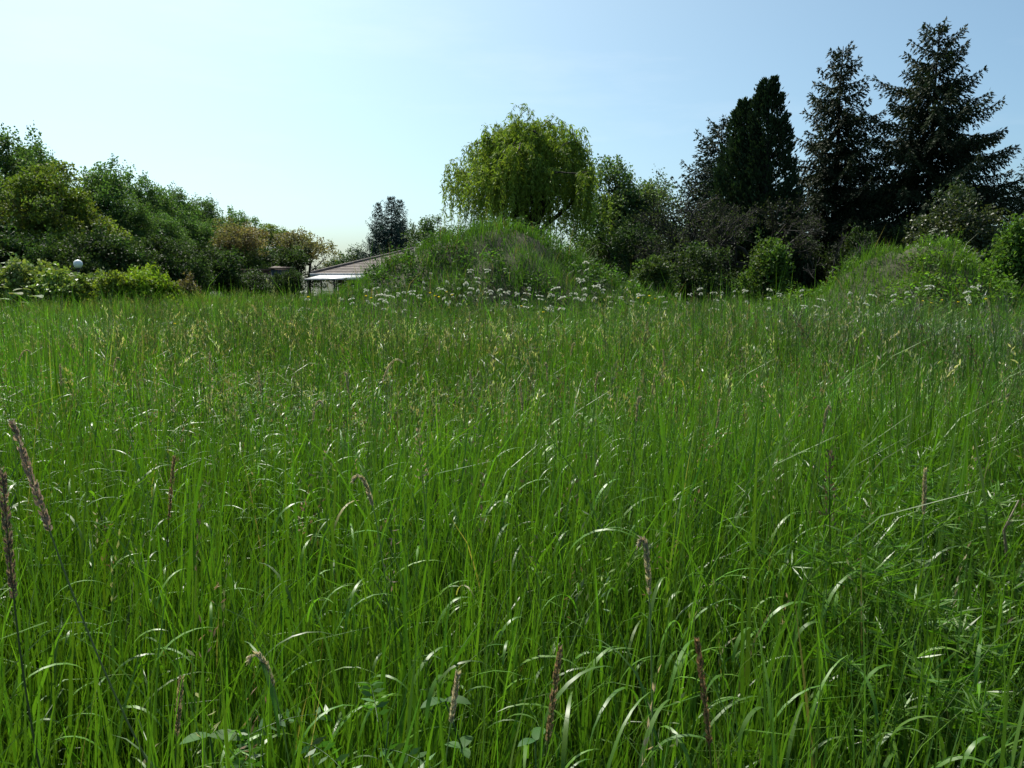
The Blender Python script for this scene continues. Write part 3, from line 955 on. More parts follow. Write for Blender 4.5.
# conifers -----------------------------------------------------------
def spruce(root, H, Rr, seed, tint, n_br=170, power=0.8, base=0.05, droop=0.35, lean=0.0, dens=1.0, ragged=0.25):
    rng = np.random.default_rng(seed)
    wood, crown = Geo(), Geo()
    zz = np.linspace(-0.1, H * 0.985, 14)
    tr = np.stack([0.03 * np.sin(zz), lean * zz, zz], -1)
    tube(wood, tr, np.linspace(0.26, 0.02, 14) * H / 15, 7)
    tint = np.asarray(tint, float)
    per_whorl = 6
    for i in range(n_br):
        wl = i // per_whorl
        u = (wl + 0.3 * rng.random()) / (n_br / per_whorl)
        u = min(u, 0.995)
        z = H * (base + (0.985 - base) * u)
        rel = 1 - z / H
        L = (Rr * rel ** power + 0.12) * (1 - ragged * rng.random()) * (1.0 + (0.22 if rng.random() < 0.18 else 0.0))
        a = (i % per_whorl) * 2 * math.pi / per_whorl + wl * 0.7 + rng.normal(0, 0.25)
        n = max(5, int(L / 0.16))
        t = np.linspace(0, 1, n)
        e0 = 0.55 * (1 - rel) ** 2 + 0.12 * rng.normal() + 0.1
        dz = L * (math.tan(e0) * t * 0.8 - droop * (t ** 1.3) * rel ** 0.3 + 0.24 * t ** 4)
        P = np.stack([L * t * math.cos(a), L * t * math.sin(a), z + dz], -1)
        P += np.cumsum(rng.normal(0, 0.012, P.shape), 0)
        tube(wood, P, np.linspace(0.035, 0.006, n) * (0.4 + L / 3), 3, cap=False)
        lt = tint * np.exp(rng.normal(0, 0.15))
        T = unit(np.gradient(P, axis=0))
        pos, ax = [], []
        for k in range(1, n):
            # short needles on the bough itself
            m = int(3 * dens)
            pos.append(P[k] + rng.normal(0, 0.03, (m, 3)))
            ax.append(T[k] + rng.normal(0, 0.35, (m, 3)))
            for s in (-1, 1):
                side = np.array([-math.sin(a), math.cos(a), 0]) * s
                tl = (0.18 + 0.34 * (1 - t[k]) * L * (0.6 + 0.7 * rng.random())) * min(1, 0.4 + 2 * t[k])
                tl = min(tl, 0.8) * min(1, 0.3 + 6 * rel)
                d = unit(T[k] * 0.7 + side * 0.75 + np.array([0, 0, -0.15 - 0.7 * droop - 0.4 * rng.random()]))
                m = max(2, int(tl / 0.07 * dens))
                q = np.linspace(0.05, 1, m)[:, None]
                pts = P[k] + d * q * tl + np.array([0, 0, -0.22 * tl]) * q ** 2
                pos.append(pts + rng.normal(0, 0.025, (m, 3)))
                ax.append(d + rng.normal(0, 0.3, (m, 3)) + np.array([0, 0, -0.2]))
        pos, ax = np.concatenate(pos), np.concatenate(ax)
        k = len(pos)
        add_leaves(crown, pos, ax, 0.15 + 0.1 * rng.random(k), 0.075, vary(rng, lt, k, 0.2, 0.05), rng)
    wood.build('trunk', 'bark', root)
    crown.build('crown', 'needle', root)


def spruce_at(name, px, top, D, half_px, label, seed, tint, **kw):
    p = at(px, top, D)
    o = thing(name, (p[0], D, 0), label, 'tree')
    spruce(o, z_of(top, D), half_px / F_PX * D, seed, tint, **kw)
    return o


spruce_at('spruce_tree', 940, 18, 43, 145, 'tallest broad dark spruce with long ragged boughs', 151, (0.026, 0.04, 0.017), n_br=150, power=0.88, droop=0.55, dens=2.0, ragged=0.3)
spruce_at('spruce_tree', 843, 42, 45, 100, 'narrower dark spruce with open top between cypress and tallest spruce', 152, (0.026, 0.038, 0.016), n_br=138, power=0.82, droop=0.5, dens=2.0, ragged=0.36)
spruce_at('fir_tree', 722, 118, 46, 76, 'blue green fir half hidden behind the two cypresses', 153, (0.03, 0.05, 0.032), n_br=132, power=0.75, droop=0.15, dens=1.6)
spruce_at('spruce_tree', 1040, 150, 47, 60, 'lower dark spruce behind the dark tall shrub', 154, (0.026, 0.04, 0.017), n_br=110, power=0.75, dens=0.8)
c1 = spruce_at('blue_conifer', 391, 195, 85, 52, 'blue green distant conifer with broad boughs above the tiled roof', 155, (0.038, 0.07, 0.06), n_br=144, power=1.05, droop=0.2, dens=1.1, ragged=0.5)
for px, top, D, sc, rz, lab in ((380, 203, 86, 0.7, 1.0, 'slim blue green distant conifer on the roof side of the broad one'),
                                (401, 200, 87, 0.8, 2.0, 'slim blue green distant conifer on the willow side of the broad one')):
    p = at(px, 277, D)
    copy_thing(c1, (p[0], D, 0), lab, None, rz, (sc, sc, z_of(top, D) / z_of(197, 85)))


def cypress_at(px, top, D, half_px, label, seed, tint, n=26000, power=1.5):
    rng = np.random.default_rng(seed)
    p = at(px, top, D)
    H, Rr = z_of(top, D), half_px / F_PX * D
    root = thing('cypress_tree', (p[0], D, 0), label, 'tree')
    wood, crown = Geo(), Geo()
    zz = np.linspace(-0.1, H * 0.9, 10)
    tube(wood, np.stack([0.04 * np.sin(zz), 0 * zz, zz], -1), np.linspace(0.25, 0.03, 10), 7)
    m = 420
    u = rng.random(m) ** 1.25
    a = np.arange(m) * 2.39996
    z = H * (0.02 + 0.96 * u)
    r = Rr * (1 - z / H) ** power * (0.8 + 0.22 * rng.random(m)) + 0.05
    per = n // m
    for i in range(m):
        lt = np.asarray(tint) * np.exp(rng.normal(0, 0.15))
        d = unit(np.array([math.cos(a[i]), math.sin(a[i]), 1.6]))
        L = (0.75 + 0.5 * rng.random()) * min(1.0, 0.35 + 0.6 * r[i])
        s = rng.random((per, 1))
        c = np.array([r[i] * math.cos(a[i]), r[i] * math.sin(a[i]), z[i]])
        pos = c + d * (s - 0.55) * L + rng.normal(0, 1, (per, 3)) * (min(0.24, 0.08 + 0.3 * r[i]) * (1.05 - s))
        pos = pos[(pos[:, 2] > 0.05) & (pos[:, 2] < H)]
        n_ = len(pos)
        add_leaves(crown, pos, d + rng.normal(0, 0.25, (n_, 3)), 0.15 + 0.1 * rng.random(n_), 0.09, vary(rng, lt, n_, 0.2, 0.05), rng)
        if i % 4 == 0:
            tube(wood, curve_pts((0, 0, max(0.2, z[i] - 0.8)), c, rng, 4, 0.03), np.linspace(0.04, 0.01, 4), 3, cap=False)
    wood.build('trunk', 'bark', root)
    crown.build('crown', 'needle', root)


cypress_at(770, 77, 41, 46, 'taller dark cypress cone beside the spruces', 161, (0.026, 0.047, 0.02), power=0.72)
cypress_at(745, 100, 42, 46, 'shorter dark cypress cone beside the taller cypress', 162, (0.03, 0.055, 0.022), power=0.75)


# bare leaning tree and brown twiggy tree ------------------------------
def bare_tree(root, start, limbs, seed, depth=4, leaf_tint=None, leaf_n=3, leaf=0.08, bark='grey_bark', r0=0.14):
    rng = np.random.default_rng(seed)
    wood, crown = Geo(), Geo()

    def grow(p, d, L, r, lv):
        n = 5
        e = p + d * L
        P = curve_pts(p, e, rng, n, 0.07)
        tube(wood, P, np.linspace(r, r * 0.6, n), 6 if lv > 2 else 3, cap=False)
        if lv <= 1 and leaf_tint is not None:
            k = leaf_n
            add_leaves(crown, P[rng.integers(1, n, k)] + rng.normal(0, 0.06, (k, 3)), rand_dirs(rng, k), leaf, leaf * 0.6, vary(rng, leaf_tint, k), rng)
        if lv == 0:
            return
        for k in range(3 if lv > 1 else 4):
            dd = unit(d * 0.9 + rng.normal(0, 0.5, 3) + np.array([0, 0, 0.12]))
            grow(P[2 + int(rng.integers(0, 3))], dd, L * (0.5 + 0.28 * rng.random()), r * 0.52, lv - 1)
        grow(P[-1], unit(d + rng.normal(0, 0.25, 3)), L * 0.7, r * 0.6, lv - 1)

    for (dx, dz, dy, L) in limbs:
        grow(np.array(start, float), unit(np.array([dx, dy, dz], float)), L, r0 * 0.7, depth)
    tube(wood, curve_pts((0, 0, -0.1), start, rng, 6, 0.03), np.linspace(r0 * 1.3, r0 * 0.75, 6), 8)
    wood.build('trunk', bark, root)
    if crown.n:
        crown.build('crown', 'leaf', root)


p = at(712, 277, 35)
o = thing('bare_tree', (p[0], 35, 0), 'bare leaning fruit tree with sparse leaves and grey twigs', 'tree')
bare_tree(o, (-0.35, 0, 1.9), [(-0.9, 0.9, 0.2, 1.7), (-0.5, 1.0, -0.3, 1.5), (0.6, 0.8, 0.2, 1.4), (-1.0, 0.35, -0.2, 1.3)], 171, 4, (0.05, 0.07, 0.03), 2, 0.08)
p = at(765, 277, 36)
o = thing('bare_tree', (p[0], 36, 0), 'brown leaved twiggy fruit tree before the dark cypresses', 'tree')
bare_tree(o, (-0.2, 0, 1.8), [(-0.8, 0.9, 0.2, 1.6), (0.2, 1.0, -0.3, 1.6), (0.9, 0.8, 0.2, 1.5), (-0.9, 0.3, -0.3, 1.4)], 172, 4, (0.03, 0.042, 0.018), 2, 0.08, 'bark')
p = at(835, 277, 31)
o = thing('dead_branch', (p[0], 31, 0), 'bare dead branches leaning out of the conifers behind the bank', 'branch')
bare_tree(o, (-0.3, 0, 0.9), [(0.7, 1.0, 0.1, 1.3), (0.3, 1.1, 0.2, 1.2), (-0.6, 0.9, 0.1, 0.9)], 173, 2, None, r0=0.06)

# ------------------------------------------------------------------ low house with hipped roof, behind the mound
D = 50.0
pl = at(311, 277, D)
pr = at(560, 277, D)
ze, zr = z_of(273.5, D), z_of(246, D)
x0, x1 = 0.0, float(pr[0] - pl[0])
dep = 11.0
hip = float(at(402, 277, D)[0] - pl[0])
house = thing('low_house', (pl[0], D, 0), 'long low house with brown tiled hipped roof behind the mound', 'house')
g = Geo()
box(g, (x0 + 1.4, 1.2, -0.1), (x1 - 0.6, dep - 0.6, ze - 0.02))
g.build('wall', 'plaster', house, False)
g = Geo()
# hipped roof built of overlapping tile courses
nc = 16
for i in range(nc):
    f0, f1 = i / nc, (i + 1) / nc
    for (a0, a1, b0, b1) in (((0, 0), (1, 0), None, None),):
        pass
    L0, L1 = x0 + hip * f0, x0 + hip * f1
    R0, R1 = x1 - hip * f0, x1 - hip * f1
    Y0, Y1 = dep / 2 * f0, dep / 2 * f1
    z0, z1 = ze + (zr - ze) * f0 + 0.025, ze + (zr - ze) * f1
    v = [(L0, Y0, z0), (R0, Y0, z0), (R1, Y1, z1), (L1, Y1, z1), (L0, dep - Y0, z0), (R0, dep - Y0, z0), (R1, dep - Y1, z1), (L1, dep - Y1, z1),
         (L0, Y0, z0 - 0.025), (R0, Y0, z0 - 0.025), (L0, dep - Y0, z0 - 0.025), (R0, dep - Y0, z0 - 0.025)]
    g.add(v, [(0, 1, 2, 3), (5, 4, 7, 6), (4, 0, 3, 7), (1, 5, 6, 2), (8, 9, 1, 0), (10, 8, 0, 4), (9, 11, 5, 1), (11, 10, 4, 5)])
roof = g.build('roof', 'tile', house, False)
g = Geo()
tube(g, [(x0, 0, ze + 0.06), (x0 + hip, dep / 2, zr + 0.03), (x1 - hip, dep / 2, zr + 0.03)], [0.09] * 3, 6)
g.build('ridge_cap', 'tile', roof)
g = Geo()
box(g, (x0 - 0.05, -0.06, ze - 0.17), (x1 + 0.05, -0.003, ze + 0.02))
box(g, (x0 - 0.06, -0.003, ze - 0.17), (x0 - 0.003, dep, ze + 0.02))
g.build('fascia', 'white', house, False)
# white flat canopy in front of the eaves, on posts
g = Geo()
g.add([(x0 - 0.0, -1.6, ze - 0.32), (x0 + 3.4, -1.6, ze - 0.30), (x0 + 3.4, -0.08, ze - 0.10), (x0 + 0.6, -0.08, ze - 0.10),
       (x0 - 0.0, -1.6, ze - 0.40), (x0 + 3.4, -1.6, ze - 0.38), (x0 + 3.4, -0.08, ze - 0.16), (x0 + 0.6, -0.08, ze - 0.16)],
      [(0, 1, 2, 3), (7, 6, 5, 4), (4, 5, 1, 0), (5, 6, 2, 1), (7, 4, 0, 3), (6, 7, 3, 2)])
can = g.build('canopy', 'white', house, False)
for k in range(5):
    g = Geo()
    xx = x0 + 0.15 + k * 0.78
    box(g, (xx, -1.55, -0.1), (xx + 0.09, -1.46, ze - 0.385))
    g.build('post', 'dark_wood', can, False)
for k in range(3):
    w = Geo()
    xx = x0 + 2.2 + k * 2.6
    box(w, (xx, 1.165, 0.75), (xx + 1.0, 1.197, ze - 0.25))
    wo = w.build('window', 'white', house, False)
    gl = Geo()
    box(gl, (xx + 0.08, 1.15, 0.83), (xx + 0.92, 1.163, ze - 0.33))
    gl.build('pane', 'glass', wo, False)

# brown board fence and grey-blue panel beside it
p = at(229, 277, 54)
fence = thing('board_fence', (p[0], 54, 0), 'low brown board fence with top rail below the bronze tree', 'fence')
wid = 43 / F_PX * 54
ztop = z_of(269, 54)
n = 18
bm = Geo()
box(bm, (0, 0, 0), (wid / n - 0.02, 0.025, ztop - 0.1))
bme = bm.mesh('board', False)
bme.materials.append(M['brown_wood'])
for k in range(n):
    o = bpy.data.objects.new('board', bme)
    S.collection.objects.link(o)
    o.parent = fence
    o.location = (k * wid / n, 0.02 * (k % 2) * 0.4, -0.05)
g = Geo()
box(g, (-0.05, -0.05, ztop - 0.147), (wid + 0.05, 0.08, ztop))
g.build('top_rail', 'brown_wood', fence, False)
p = at(271, 277, 52)
panel = thing('garden_shed', (p[0], 52, 0), 'small grey blue board shed between fence and house', 'shed')
wid, ztop = 21 / F_PX * 52, z_of(268, 52)
g = Geo()
box(g, (0.02, 0.03, -0.05), (wid - 0.02, 1.3, ztop - 0.06))
g.build('wall', 'dark_wood', panel, False)
n = 8
bm = Geo()
box(bm, (0, 0, 0), (wid / n - 0.015, 0.025, ztop - 0.05))
bme = bm.mesh('board', False)
bme.materials.append(M['grey_wood'])
for k in range(n):
    o = bpy.data.objects.new('board', bme)
    S.collection.objects.link(o)
    o.parent = panel
    o.location = (k * wid / n, 0, -0.05)
g = Geo()
g.add([(-0.1, -0.12, ztop), (wid + 0.1, -0.12, ztop), (wid + 0.1, 1.4, ztop + 0.15), (-0.1, 1.4, ztop + 0.15),
       (-0.1, -0.12, ztop - 0.05), (wid + 0.1, -0.12, ztop - 0.05), (wid + 0.1, 1.4, ztop + 0.1), (-0.1, 1.4, ztop + 0.1)],
      [(0, 1, 2, 3), (7, 6, 5, 4), (4, 5, 1, 0), (5, 6, 2, 1), (6, 7, 3, 2), (7, 4, 0, 3)])
g.build('roof', 'dark_wood', panel, False)

# globe lamp behind the hedge
p = at(78, 264, 30)
lamp = thing('globe_lamp', (p[0], 30, 0), 'white globe garden lamp on a post behind the hedge', 'lamp')
g = Geo()
zz = np.array([-0.05, 0.02, 0.05, 0.3, p[2] - 0.2])
tube(g, np.stack([0 * zz, 0 * zz, zz], -1), [0.09, 0.09, 0.045, 0.035, 0.035], 12)
g.build('post', 'metal', lamp)
g = Geo()
zz = np.array([p[2] - 0.21, p[2] - 0.18, p[2] - 0.14, p[2] - 0.12])
tube(g, np.stack([0 * zz, 0 * zz, zz], -1), [0.05, 0.09, 0.09, 0.06], 12)
g.build('collar', 'metal', lamp)
g = Geo()
th = np.linspace(-1.3, 1.55, 14)
tube(g, np.stack([0 * th, 0 * th, p[2] + 0.16 * np.sin(th)], -1), 0.16 * np.cos(th), 20)
g.build('globe', 'globe', lamp)

# ------------------------------------------------------------------ white umbels
rng = np.random.default_rng(201)


def umbel_plant(seed, H, nu):
    r = np.random.default_rng(seed)
    root = thing('cow_parsley', (0, 0, 0), 'x', 'flower')
    st = Geo()
    top = np.array([r.normal(0, 0.05), r.normal(0, 0.05), H])
    P = curve_pts((0, 0, -0.05), top, r, 7, 0.015)
    tube(st, P, np.linspace(0.007, 0.003, 7), 5, (0.07, 0.13, 0.03))
    heads = [(top, 0.105 + 0.03 * r.random())]
    for k in range(nu - 1):
        b = P[3 + int(r.integers(0, 3))]
        d = rand_dirs(r, 1)[0]
        e = b + np.array([d[0] * 0.16, d[1] * 0.16, 0.16 + 0.16 * r.random()])
        e[2] = min(e[2], H + 0.03)
        tube(st, curve_pts(b, e, r, 5, 0.05), np.linspace(0.004, 0.002, 5), 4, (0.07, 0.13, 0.03))
        heads.append((e, 0.06 + 0.035 * r.random()))
    n = 40
    pos = np.stack([r.normal(0, 0.1, n), r.normal(0, 0.1, n), 0.15 + (H - 0.4) * r.random(n)], -1)
    add_leaves(st, pos, rand_dirs(r, n), 0.1, 0.03, vary(r, (0.06, 0.12, 0.025), n), r)
    st.build('stem', 'grass', root)
    for e, R0 in heads:
        h = Geo()
        n = 46
        tx, ty = r.normal(0, 0.22, 2)
        a, q = r.random(n) * 6.283, np.sqrt(r.random(n))
        pos = e + np.stack([R0 * q * np.cos(a), R0 * q * np.sin(a), 0.014 - 0.025 * q ** 2 + R0 * q * (tx * np.cos(a) + ty * np.sin(a)) + r.normal(0, 0.003, n)], -1)
        for k in range(0, n, 4):
            tube(h, [e - np.array([0, 0, 0.04]), pos[k]], [0.0012, 0.001], 3, (0.1, 0.16, 0.05), cap=False)
        d = np.stack([np.cos(a), np.sin(a), r.normal(0, 0.15, n)], -1)
        add_leaves(h, pos, d, 0.026, 0.03, vary(r, (0.72, 0.72, 0.62), n, 0.05, 0.02), r, 0.05)
        h.build('flower_head', 'petal', root)
    return root


protos = [umbel_plant(301 + i, 1.05 + 0.08 * i, 2 + i % 3) for i in range(4)]
spots = []
UM = [(374, 294), (380, 293), (386, 293), (393, 293), (398, 292), (366, 289), (377, 286), (410, 291), (425, 283), (440, 289), (447, 284), (432, 293), (452, 292), (466, 287),
      (486, 291), (492, 290), (500, 290), (507, 295), (526, 295), (530, 290), (543, 298), (551, 297), (556, 293), (570, 294), (575, 298), (597, 291), (608, 296), (620, 297),
      (633, 298), (478, 293), (458, 291), (602, 294), (584, 296), (517, 293), (403, 295), (418, 295), (350, 293), (341, 295), (302, 293), (316, 296), (700, 291),
      (690, 293), (712, 290), (722, 292), (733, 291), (745, 294), (768, 289), (780, 292), (800, 292), (640, 293), (660, 293), (676, 294)]
for (px, py) in UM:
    spots.append((px, py, 19.0 + 1.2 * rng.random(), 'white umbel flower among the row along the foot of the rounded mound', 'white umbels at the foot of the mound'))
for (px, py) in ((892, 302), (897, 305), (917, 290), (930, 288), (966, 291), (976, 290), (820, 294), (806, 303), (905, 290), (850, 294), (872, 290)):
    spots.append((px, py, 17.5, 'white umbel flower in the grass below the bank', 'white umbels below the bank'))
used = set()
for i, (px, py, D, lab, grp) in enumerate(spots):
    k = i % 4
    py += rng.normal(0, 2.6)
    D += rng.normal(0, 1.2)
    q = at(px, py, D)
    bz = float(surf_z(q[0], D))
    src = protos[k]
    sz = (q[2] - bz) / (1.05 + 0.08 * k)
    f = 0.3 + 0.6 * rng.random() ** 1.6
    sc = (f, f, max(0.4, sz))
    if k not in used:
        used.add(k)
        src.rotation_euler = (0.1, 0.12, 0.5)
        src.location, src.scale = (q[0], D, bz), sc
        src['label'], src['group'] = lab, grp
    else:
        copy_thing(src, (q[0], D, bz), lab, grp, rng.random() * 6.283, sc)
for (px, py, D) in ((480, 274, 21.2), (470, 275, 21.4), (488, 275, 21.3), (580, 279, 21.5), (586, 262, 23.0), (583, 284, 20.6), (930, 229, 25.2), (934, 231, 25.1), (943, 233, 24.9), (974, 255, 24.5),
                    (982, 257, 24.4), (965, 252, 24.6), (470, 284, 20.4)):
    q = at(px, py, D)
    bz = float(surf_z(q[0], D))
    right = px > 700
    copy_thing(protos[int(rng.integers(0, 4))], (q[0], D, bz), 'white umbel flower high up on the bank' if right else 'white umbel flower up on the slope of the rounded mound',
               'white umbels on the bank' if right else 'white umbels on the mound slope', rng.random() * 6.283, (0.7, 0.7, max(0.3, (q[2] - bz) / 1.15)))

# yellow buttercups
bt = thing('buttercup', (0, 0, 0), 'small yellow buttercup standing among the meadow grass', 'flower', 'buttercups in the meadow')
g = Geo()
P = curve_pts((0, 0, -0.02), (0.03, 0, 0.8), rng, 6, 0.02)
tube(g, P, np.linspace(0.0025, 0.0015, 6), 4, (0.07, 0.13, 0.03))
g.build('stem', 'grass', bt)
g = Geo()
for k in range(5):
    a = k * 2 * math.pi / 5
    add_leaves(g, np.array([P[-1]]), np.array([[math.cos(a), math.sin(a), 0.5]]), 0.022, 0.022, (0.8, 0.62, 0.03), rng, 0.1)
g.build('petals', 'petal', bt)
BT = [(428, 293), (436, 296), (445, 292), (441, 297), (452, 295), (364, 296), (370, 298), (640, 298), (648, 296), (657, 299), (172, 324), (650, 303), (925, 301), (933, 303),
      (940, 300), (960, 302), (972, 305), (310, 297), (268, 307), (545, 312), (985, 299), (520, 306)]
for i, (px, py) in enumerate(BT):
    slope = (py - HORIZON) / F_PX
    D = min(18.0, 0.72 / slope)
    q = at(px, py, D)
    bz = float(surf_z(q[0], D))
    sc = (1.5, 1.5, (q[2] - bz) / 0.8)
    if i == 0:
        bt.location, bt.scale = (q[0], D, bz), sc
    else:
        copy_thing(bt, (q[0], D, bz), bt['label'], None, rng.random() * 6.283, sc)


# ------------------------------------------------------------------ conspicuous single seed stalks
def seed_stalk(px, py, zt, style, lean_px, label, col, group=None, D=None, head=0.15, thick=1.0):
    slope = (CAM_Z - at(px, py, 1.0)[2])
    if D is None:
        D = (CAM_Z - zt) / slope
    tip = at(px, py, D)
    bz = float(ground_z(tip[0], D))
    bx = tip[0] + lean_px / F_PX * D
    r = np.random.default_rng(int(px * 7 + py * 13))
    by = D + r.normal(0, 0.08)
    root = thing('seed_stalk', (bx, by, bz), label, 'grass stalk', group)
    e = np.array([tip[0] - bx, D - by, tip[2] - bz])
    L = np.linalg.norm(e)
    n = 22
    t = np.linspace(0, 1, n)[:, None]
    if style == 'arch':
        b1 = np.array([e[0] * 0.05, e[1] * 0.3, e[2] * 0.6])
        b2 = np.array([e[0] * 0.5, e[1] * 0.8, e[2] * 1.1])
        P = 3 * (1 - t) ** 2 * t * b1 + 3 * (1 - t) * t ** 2 * b2 + t ** 3 * e
    else:
        P = t * e + np.sin(t * np.pi) * np.array([-0.05 * np.sign(lean_px or 1) * L, 0, 0])
    g = Geo()
    tube(g, P, np.linspace(0.0022, 0.0011, n) * min(thick, 1.15), 5, np.asarray(col) * np.array([0.45, 0.75, 0.4]))
    for k in (5, 9):
        q = Geo()
        add_blades(q, r, np.array([P[k]]), np.array([0.22]), np.array([0.006]), np.array([r.random() * 6.28]), np.array([0.3]), np.array([1.5]), np.array([1.3]),
                   np.array([[0.06, 0.13, 0.02]]), np.array([[0.07, 0.14, 0.025]]), 5)
        q.build('leaf', 'grass', root)
    g.build('stem', 'straw', root)
    # the head
    arc = np.concatenate([[0], np.cumsum(np.linalg.norm(np.diff(P, axis=0), axis=1))])
    m = 46 if style == 'panicle' else 240
    s = arc[-1] - head + head * np.sort(r.random(m))
    C = np.stack([np.interp(s, arc, P[:, k]) for k in range(3)], -1)
    T = unit(np.stack([np.interp(s + 0.01, arc, P[:, k]) for k in range(3)], -1) - np.stack([np.interp(s - 0.01, arc, P[:, k]) for k in range(3)], -1) + 1e-6)
    u = (s - (arc[-1] - head)) / head
    h = Geo()
    if style != 'panicle':
        rad = 0.0028 * np.sin(np.clip(u * 0.85 + 0.12, 0, 1) * np.pi) ** 0.7 * thick
        o = unit(np.cross(T, rand_dirs(r, m)))
        add_leaves(h, C + o * rad[:, None] * 0.5, T + 0.45 * o, 0.012 * (0.7 + 0.5 * r.random(m)), 0.0036 * (0.5 + 0.5 * thick), vary(r, col, m, 0.22, 0.04), r)
    else:
        o = unit(np.cross(T, rand_dirs(r, m)))
        rad = (0.006 + 0.02 * (1 - u)) * (0.3 + 0.7 * r.random(m))
        p = C + o * rad[:, None] + np.array([0, 0, -0.3]) * rad[:, None]
        for k in range(0, m, 2):
            tube(h, [C[k], p[k]], [0.0006, 0.0005], 3, np.asarray(col) * 0.7, cap=False)
        add_leaves(h, p, T + 0.5 * o + np.array([0, 0, -0.2]), 0.016, 0.005 * thick, vary(r, col, m, 0.22, 0.04), r)
    h.build('seed_head', 'straw', root)
    return root


TAN, PALE, BRN, DRK = (0.36, 0.3, 0.19), (0.5, 0.45, 0.32), (0.27, 0.2, 0.12), (0.1, 0.08, 0.05)
seed_stalk(13, 424, 1.34, 'spike', 300, 'thick brown foxtail spike leaning left with pale tip', (0.4, 0.31, 0.25), D=1.35, head=0.2, thick=1.9)
seed_stalk(2, 470, 1.2, 'spike', 150, 'dark brown foxtail spike beside the thick pale tipped one', (0.22, 0.17, 0.125), D=1.3, head=0.22, thick=1.8)
seed_stalk(353, 481, 1.06, 'arch', 40, 'pale straw coloured arched seed head with drooping end', PALE, head=0.12, thick=1.2)
seed_stalk(417, 428, 1.1, 'panicle', -16, 'tall pale straw stalk with long narrow seed head', (0.36, 0.3, 0.2), head=0.22)
seed_stalk(174, 458, 1.05, 'spike', 3, 'straight reddish brown seed spike', BRN, head=0.2, thick=1.2)
seed_stalk(250, 660, 0.86, 'arch', 45, 'low pale arched seed head over the undergrowth', PALE, head=0.1)
seed_stalk(181, 680, 0.84, 'spike', 6, 'low tan seed spike in the shaded grass', TAN, head=0.12)
seed_stalk(458, 674, 0.86, 'spike', 2, 'short pale straight seed spike low in the grass', PALE, head=0.1)
seed_stalk(697, 640, 0.95, 'spike', -6, 'rusty brown upright stalk close to the arching blades', (0.25, 0.16, 0.09), head=0.2, thick=1.3)
seed_stalk(560, 650, 0.92, 'spike', 22, 'brown leaning seed spike low in the grass', BRN, head=0.2, thick=1.4)
seed_stalk(322, 404, 1.05, 'arch', -22, 'pale seed head tipped to the right above the grass', PALE, head=0.12)
seed_stalk(402, 362, 1.12, 'arch', -40, 'pale plume bending over in an arc', PALE, head=0.2, thick=1.4)
seed_stalk(780, 300, 1.3, 'panicle', 190, 'long dark panicle leaning far over to the left', DRK, D=6.0, head=0.34, thick=1.8)
seed_stalk(918, 318, 1.25, 'panicle', 140, 'dark leaning panicle in the right of the meadow', DRK, D=5.0, head=0.3, thick=1.7)
seed_stalk(968, 335, 1.22, 'panicle', 130, 'dark brown panicle leaning out of a dense tuft', DRK, D=4.0, head=0.3, thick=1.6)
seed_stalk(830, 452, 1.1, 'panicle', 70, 'feathery dark panicle lying low across the grass', DRK, head=0.22, thick=1.2)
G_D = 'dark seed stalks leaning in the windward grass'
for (px, py, ln) in ((858, 330, 60), (800, 322, 70), (893, 352, 90), (1005, 372, 100), (950, 345, 90), (700, 330, 10), (625, 352, 8), (648, 322, 4), (560, 380, 14), (742, 345, 18)):
    seed_stalk(px, py, 1.15, 'spike' if px % 2 else 'panicle', ln, 'slim dark seed stalk leaning in the wind', (0.11, 0.085, 0.05), G_D, D=5.5 + (px % 7) * 0.4, head=0.2, thick=1.3)
G_P = 'pale seed heads standing over the middle of the meadow'
for i, (px, py, ln) in enumerate(((513, 322, 6), (545, 365, 5), (520, 385, -10), (640, 400, -8), (663, 350, -4), (600, 375, -10), (470, 372, -8), (345, 375, 8), (258, 372, -6), (497, 338, 14),
                                  (655, 375, 2), (575, 345, -8), (720, 400, 12), (640, 545, 20), (925, 470, -30), (830, 410, -14), (210, 352, 8), (120, 360, -20), (60, 365, 20), (30, 352, -24),
                                  (440, 340, 6), (385, 322, 12), (470, 312, 5), (905, 330, 10))):
    seed_stalk(px, py, 1.08, 'arch' if i % 2 else 'spike', ln, 'slim pale seed head standing over the meadow grass', (0.44, 0.39, 0.26), G_P, head=0.13, thick=1.1, D=None if py > 335 else 8.0)


# dry bent twig at the right
tip = at(1016, 500, 2.6)
dry = thing('dry_stalk', (tip[0] - 0.02, 2.6, 0), 'dry crooked pale stalk by the feathery green herbs', 'stalk')
g = Geo()
zt = tip[2]
tube(g, [(-0.01, 0, -0.05), (0.0, 0.0, zt * 0.35), (-0.03, 0.01, zt * 0.55), (0.01, 0, zt * 0.75), (-0.012, 0, zt * 0.88), (0.03, 0, zt)], [0.006, 0.006, 0.005, 0.005, 0.004, 0.002], 6, (0.3, 0.26, 0.19))
g.build('stem', 'straw', dry)
g = Geo()
tube(g, [(-0.03, 0.01, zt * 0.55), (-0.1, 0.02, zt * 0.63), (-0.12, 0.02, zt * 0.72)], [0.004, 0.003, 0.0015], 5, (0.3, 0.26, 0.19))
g.build('twig', 'straw', dry)


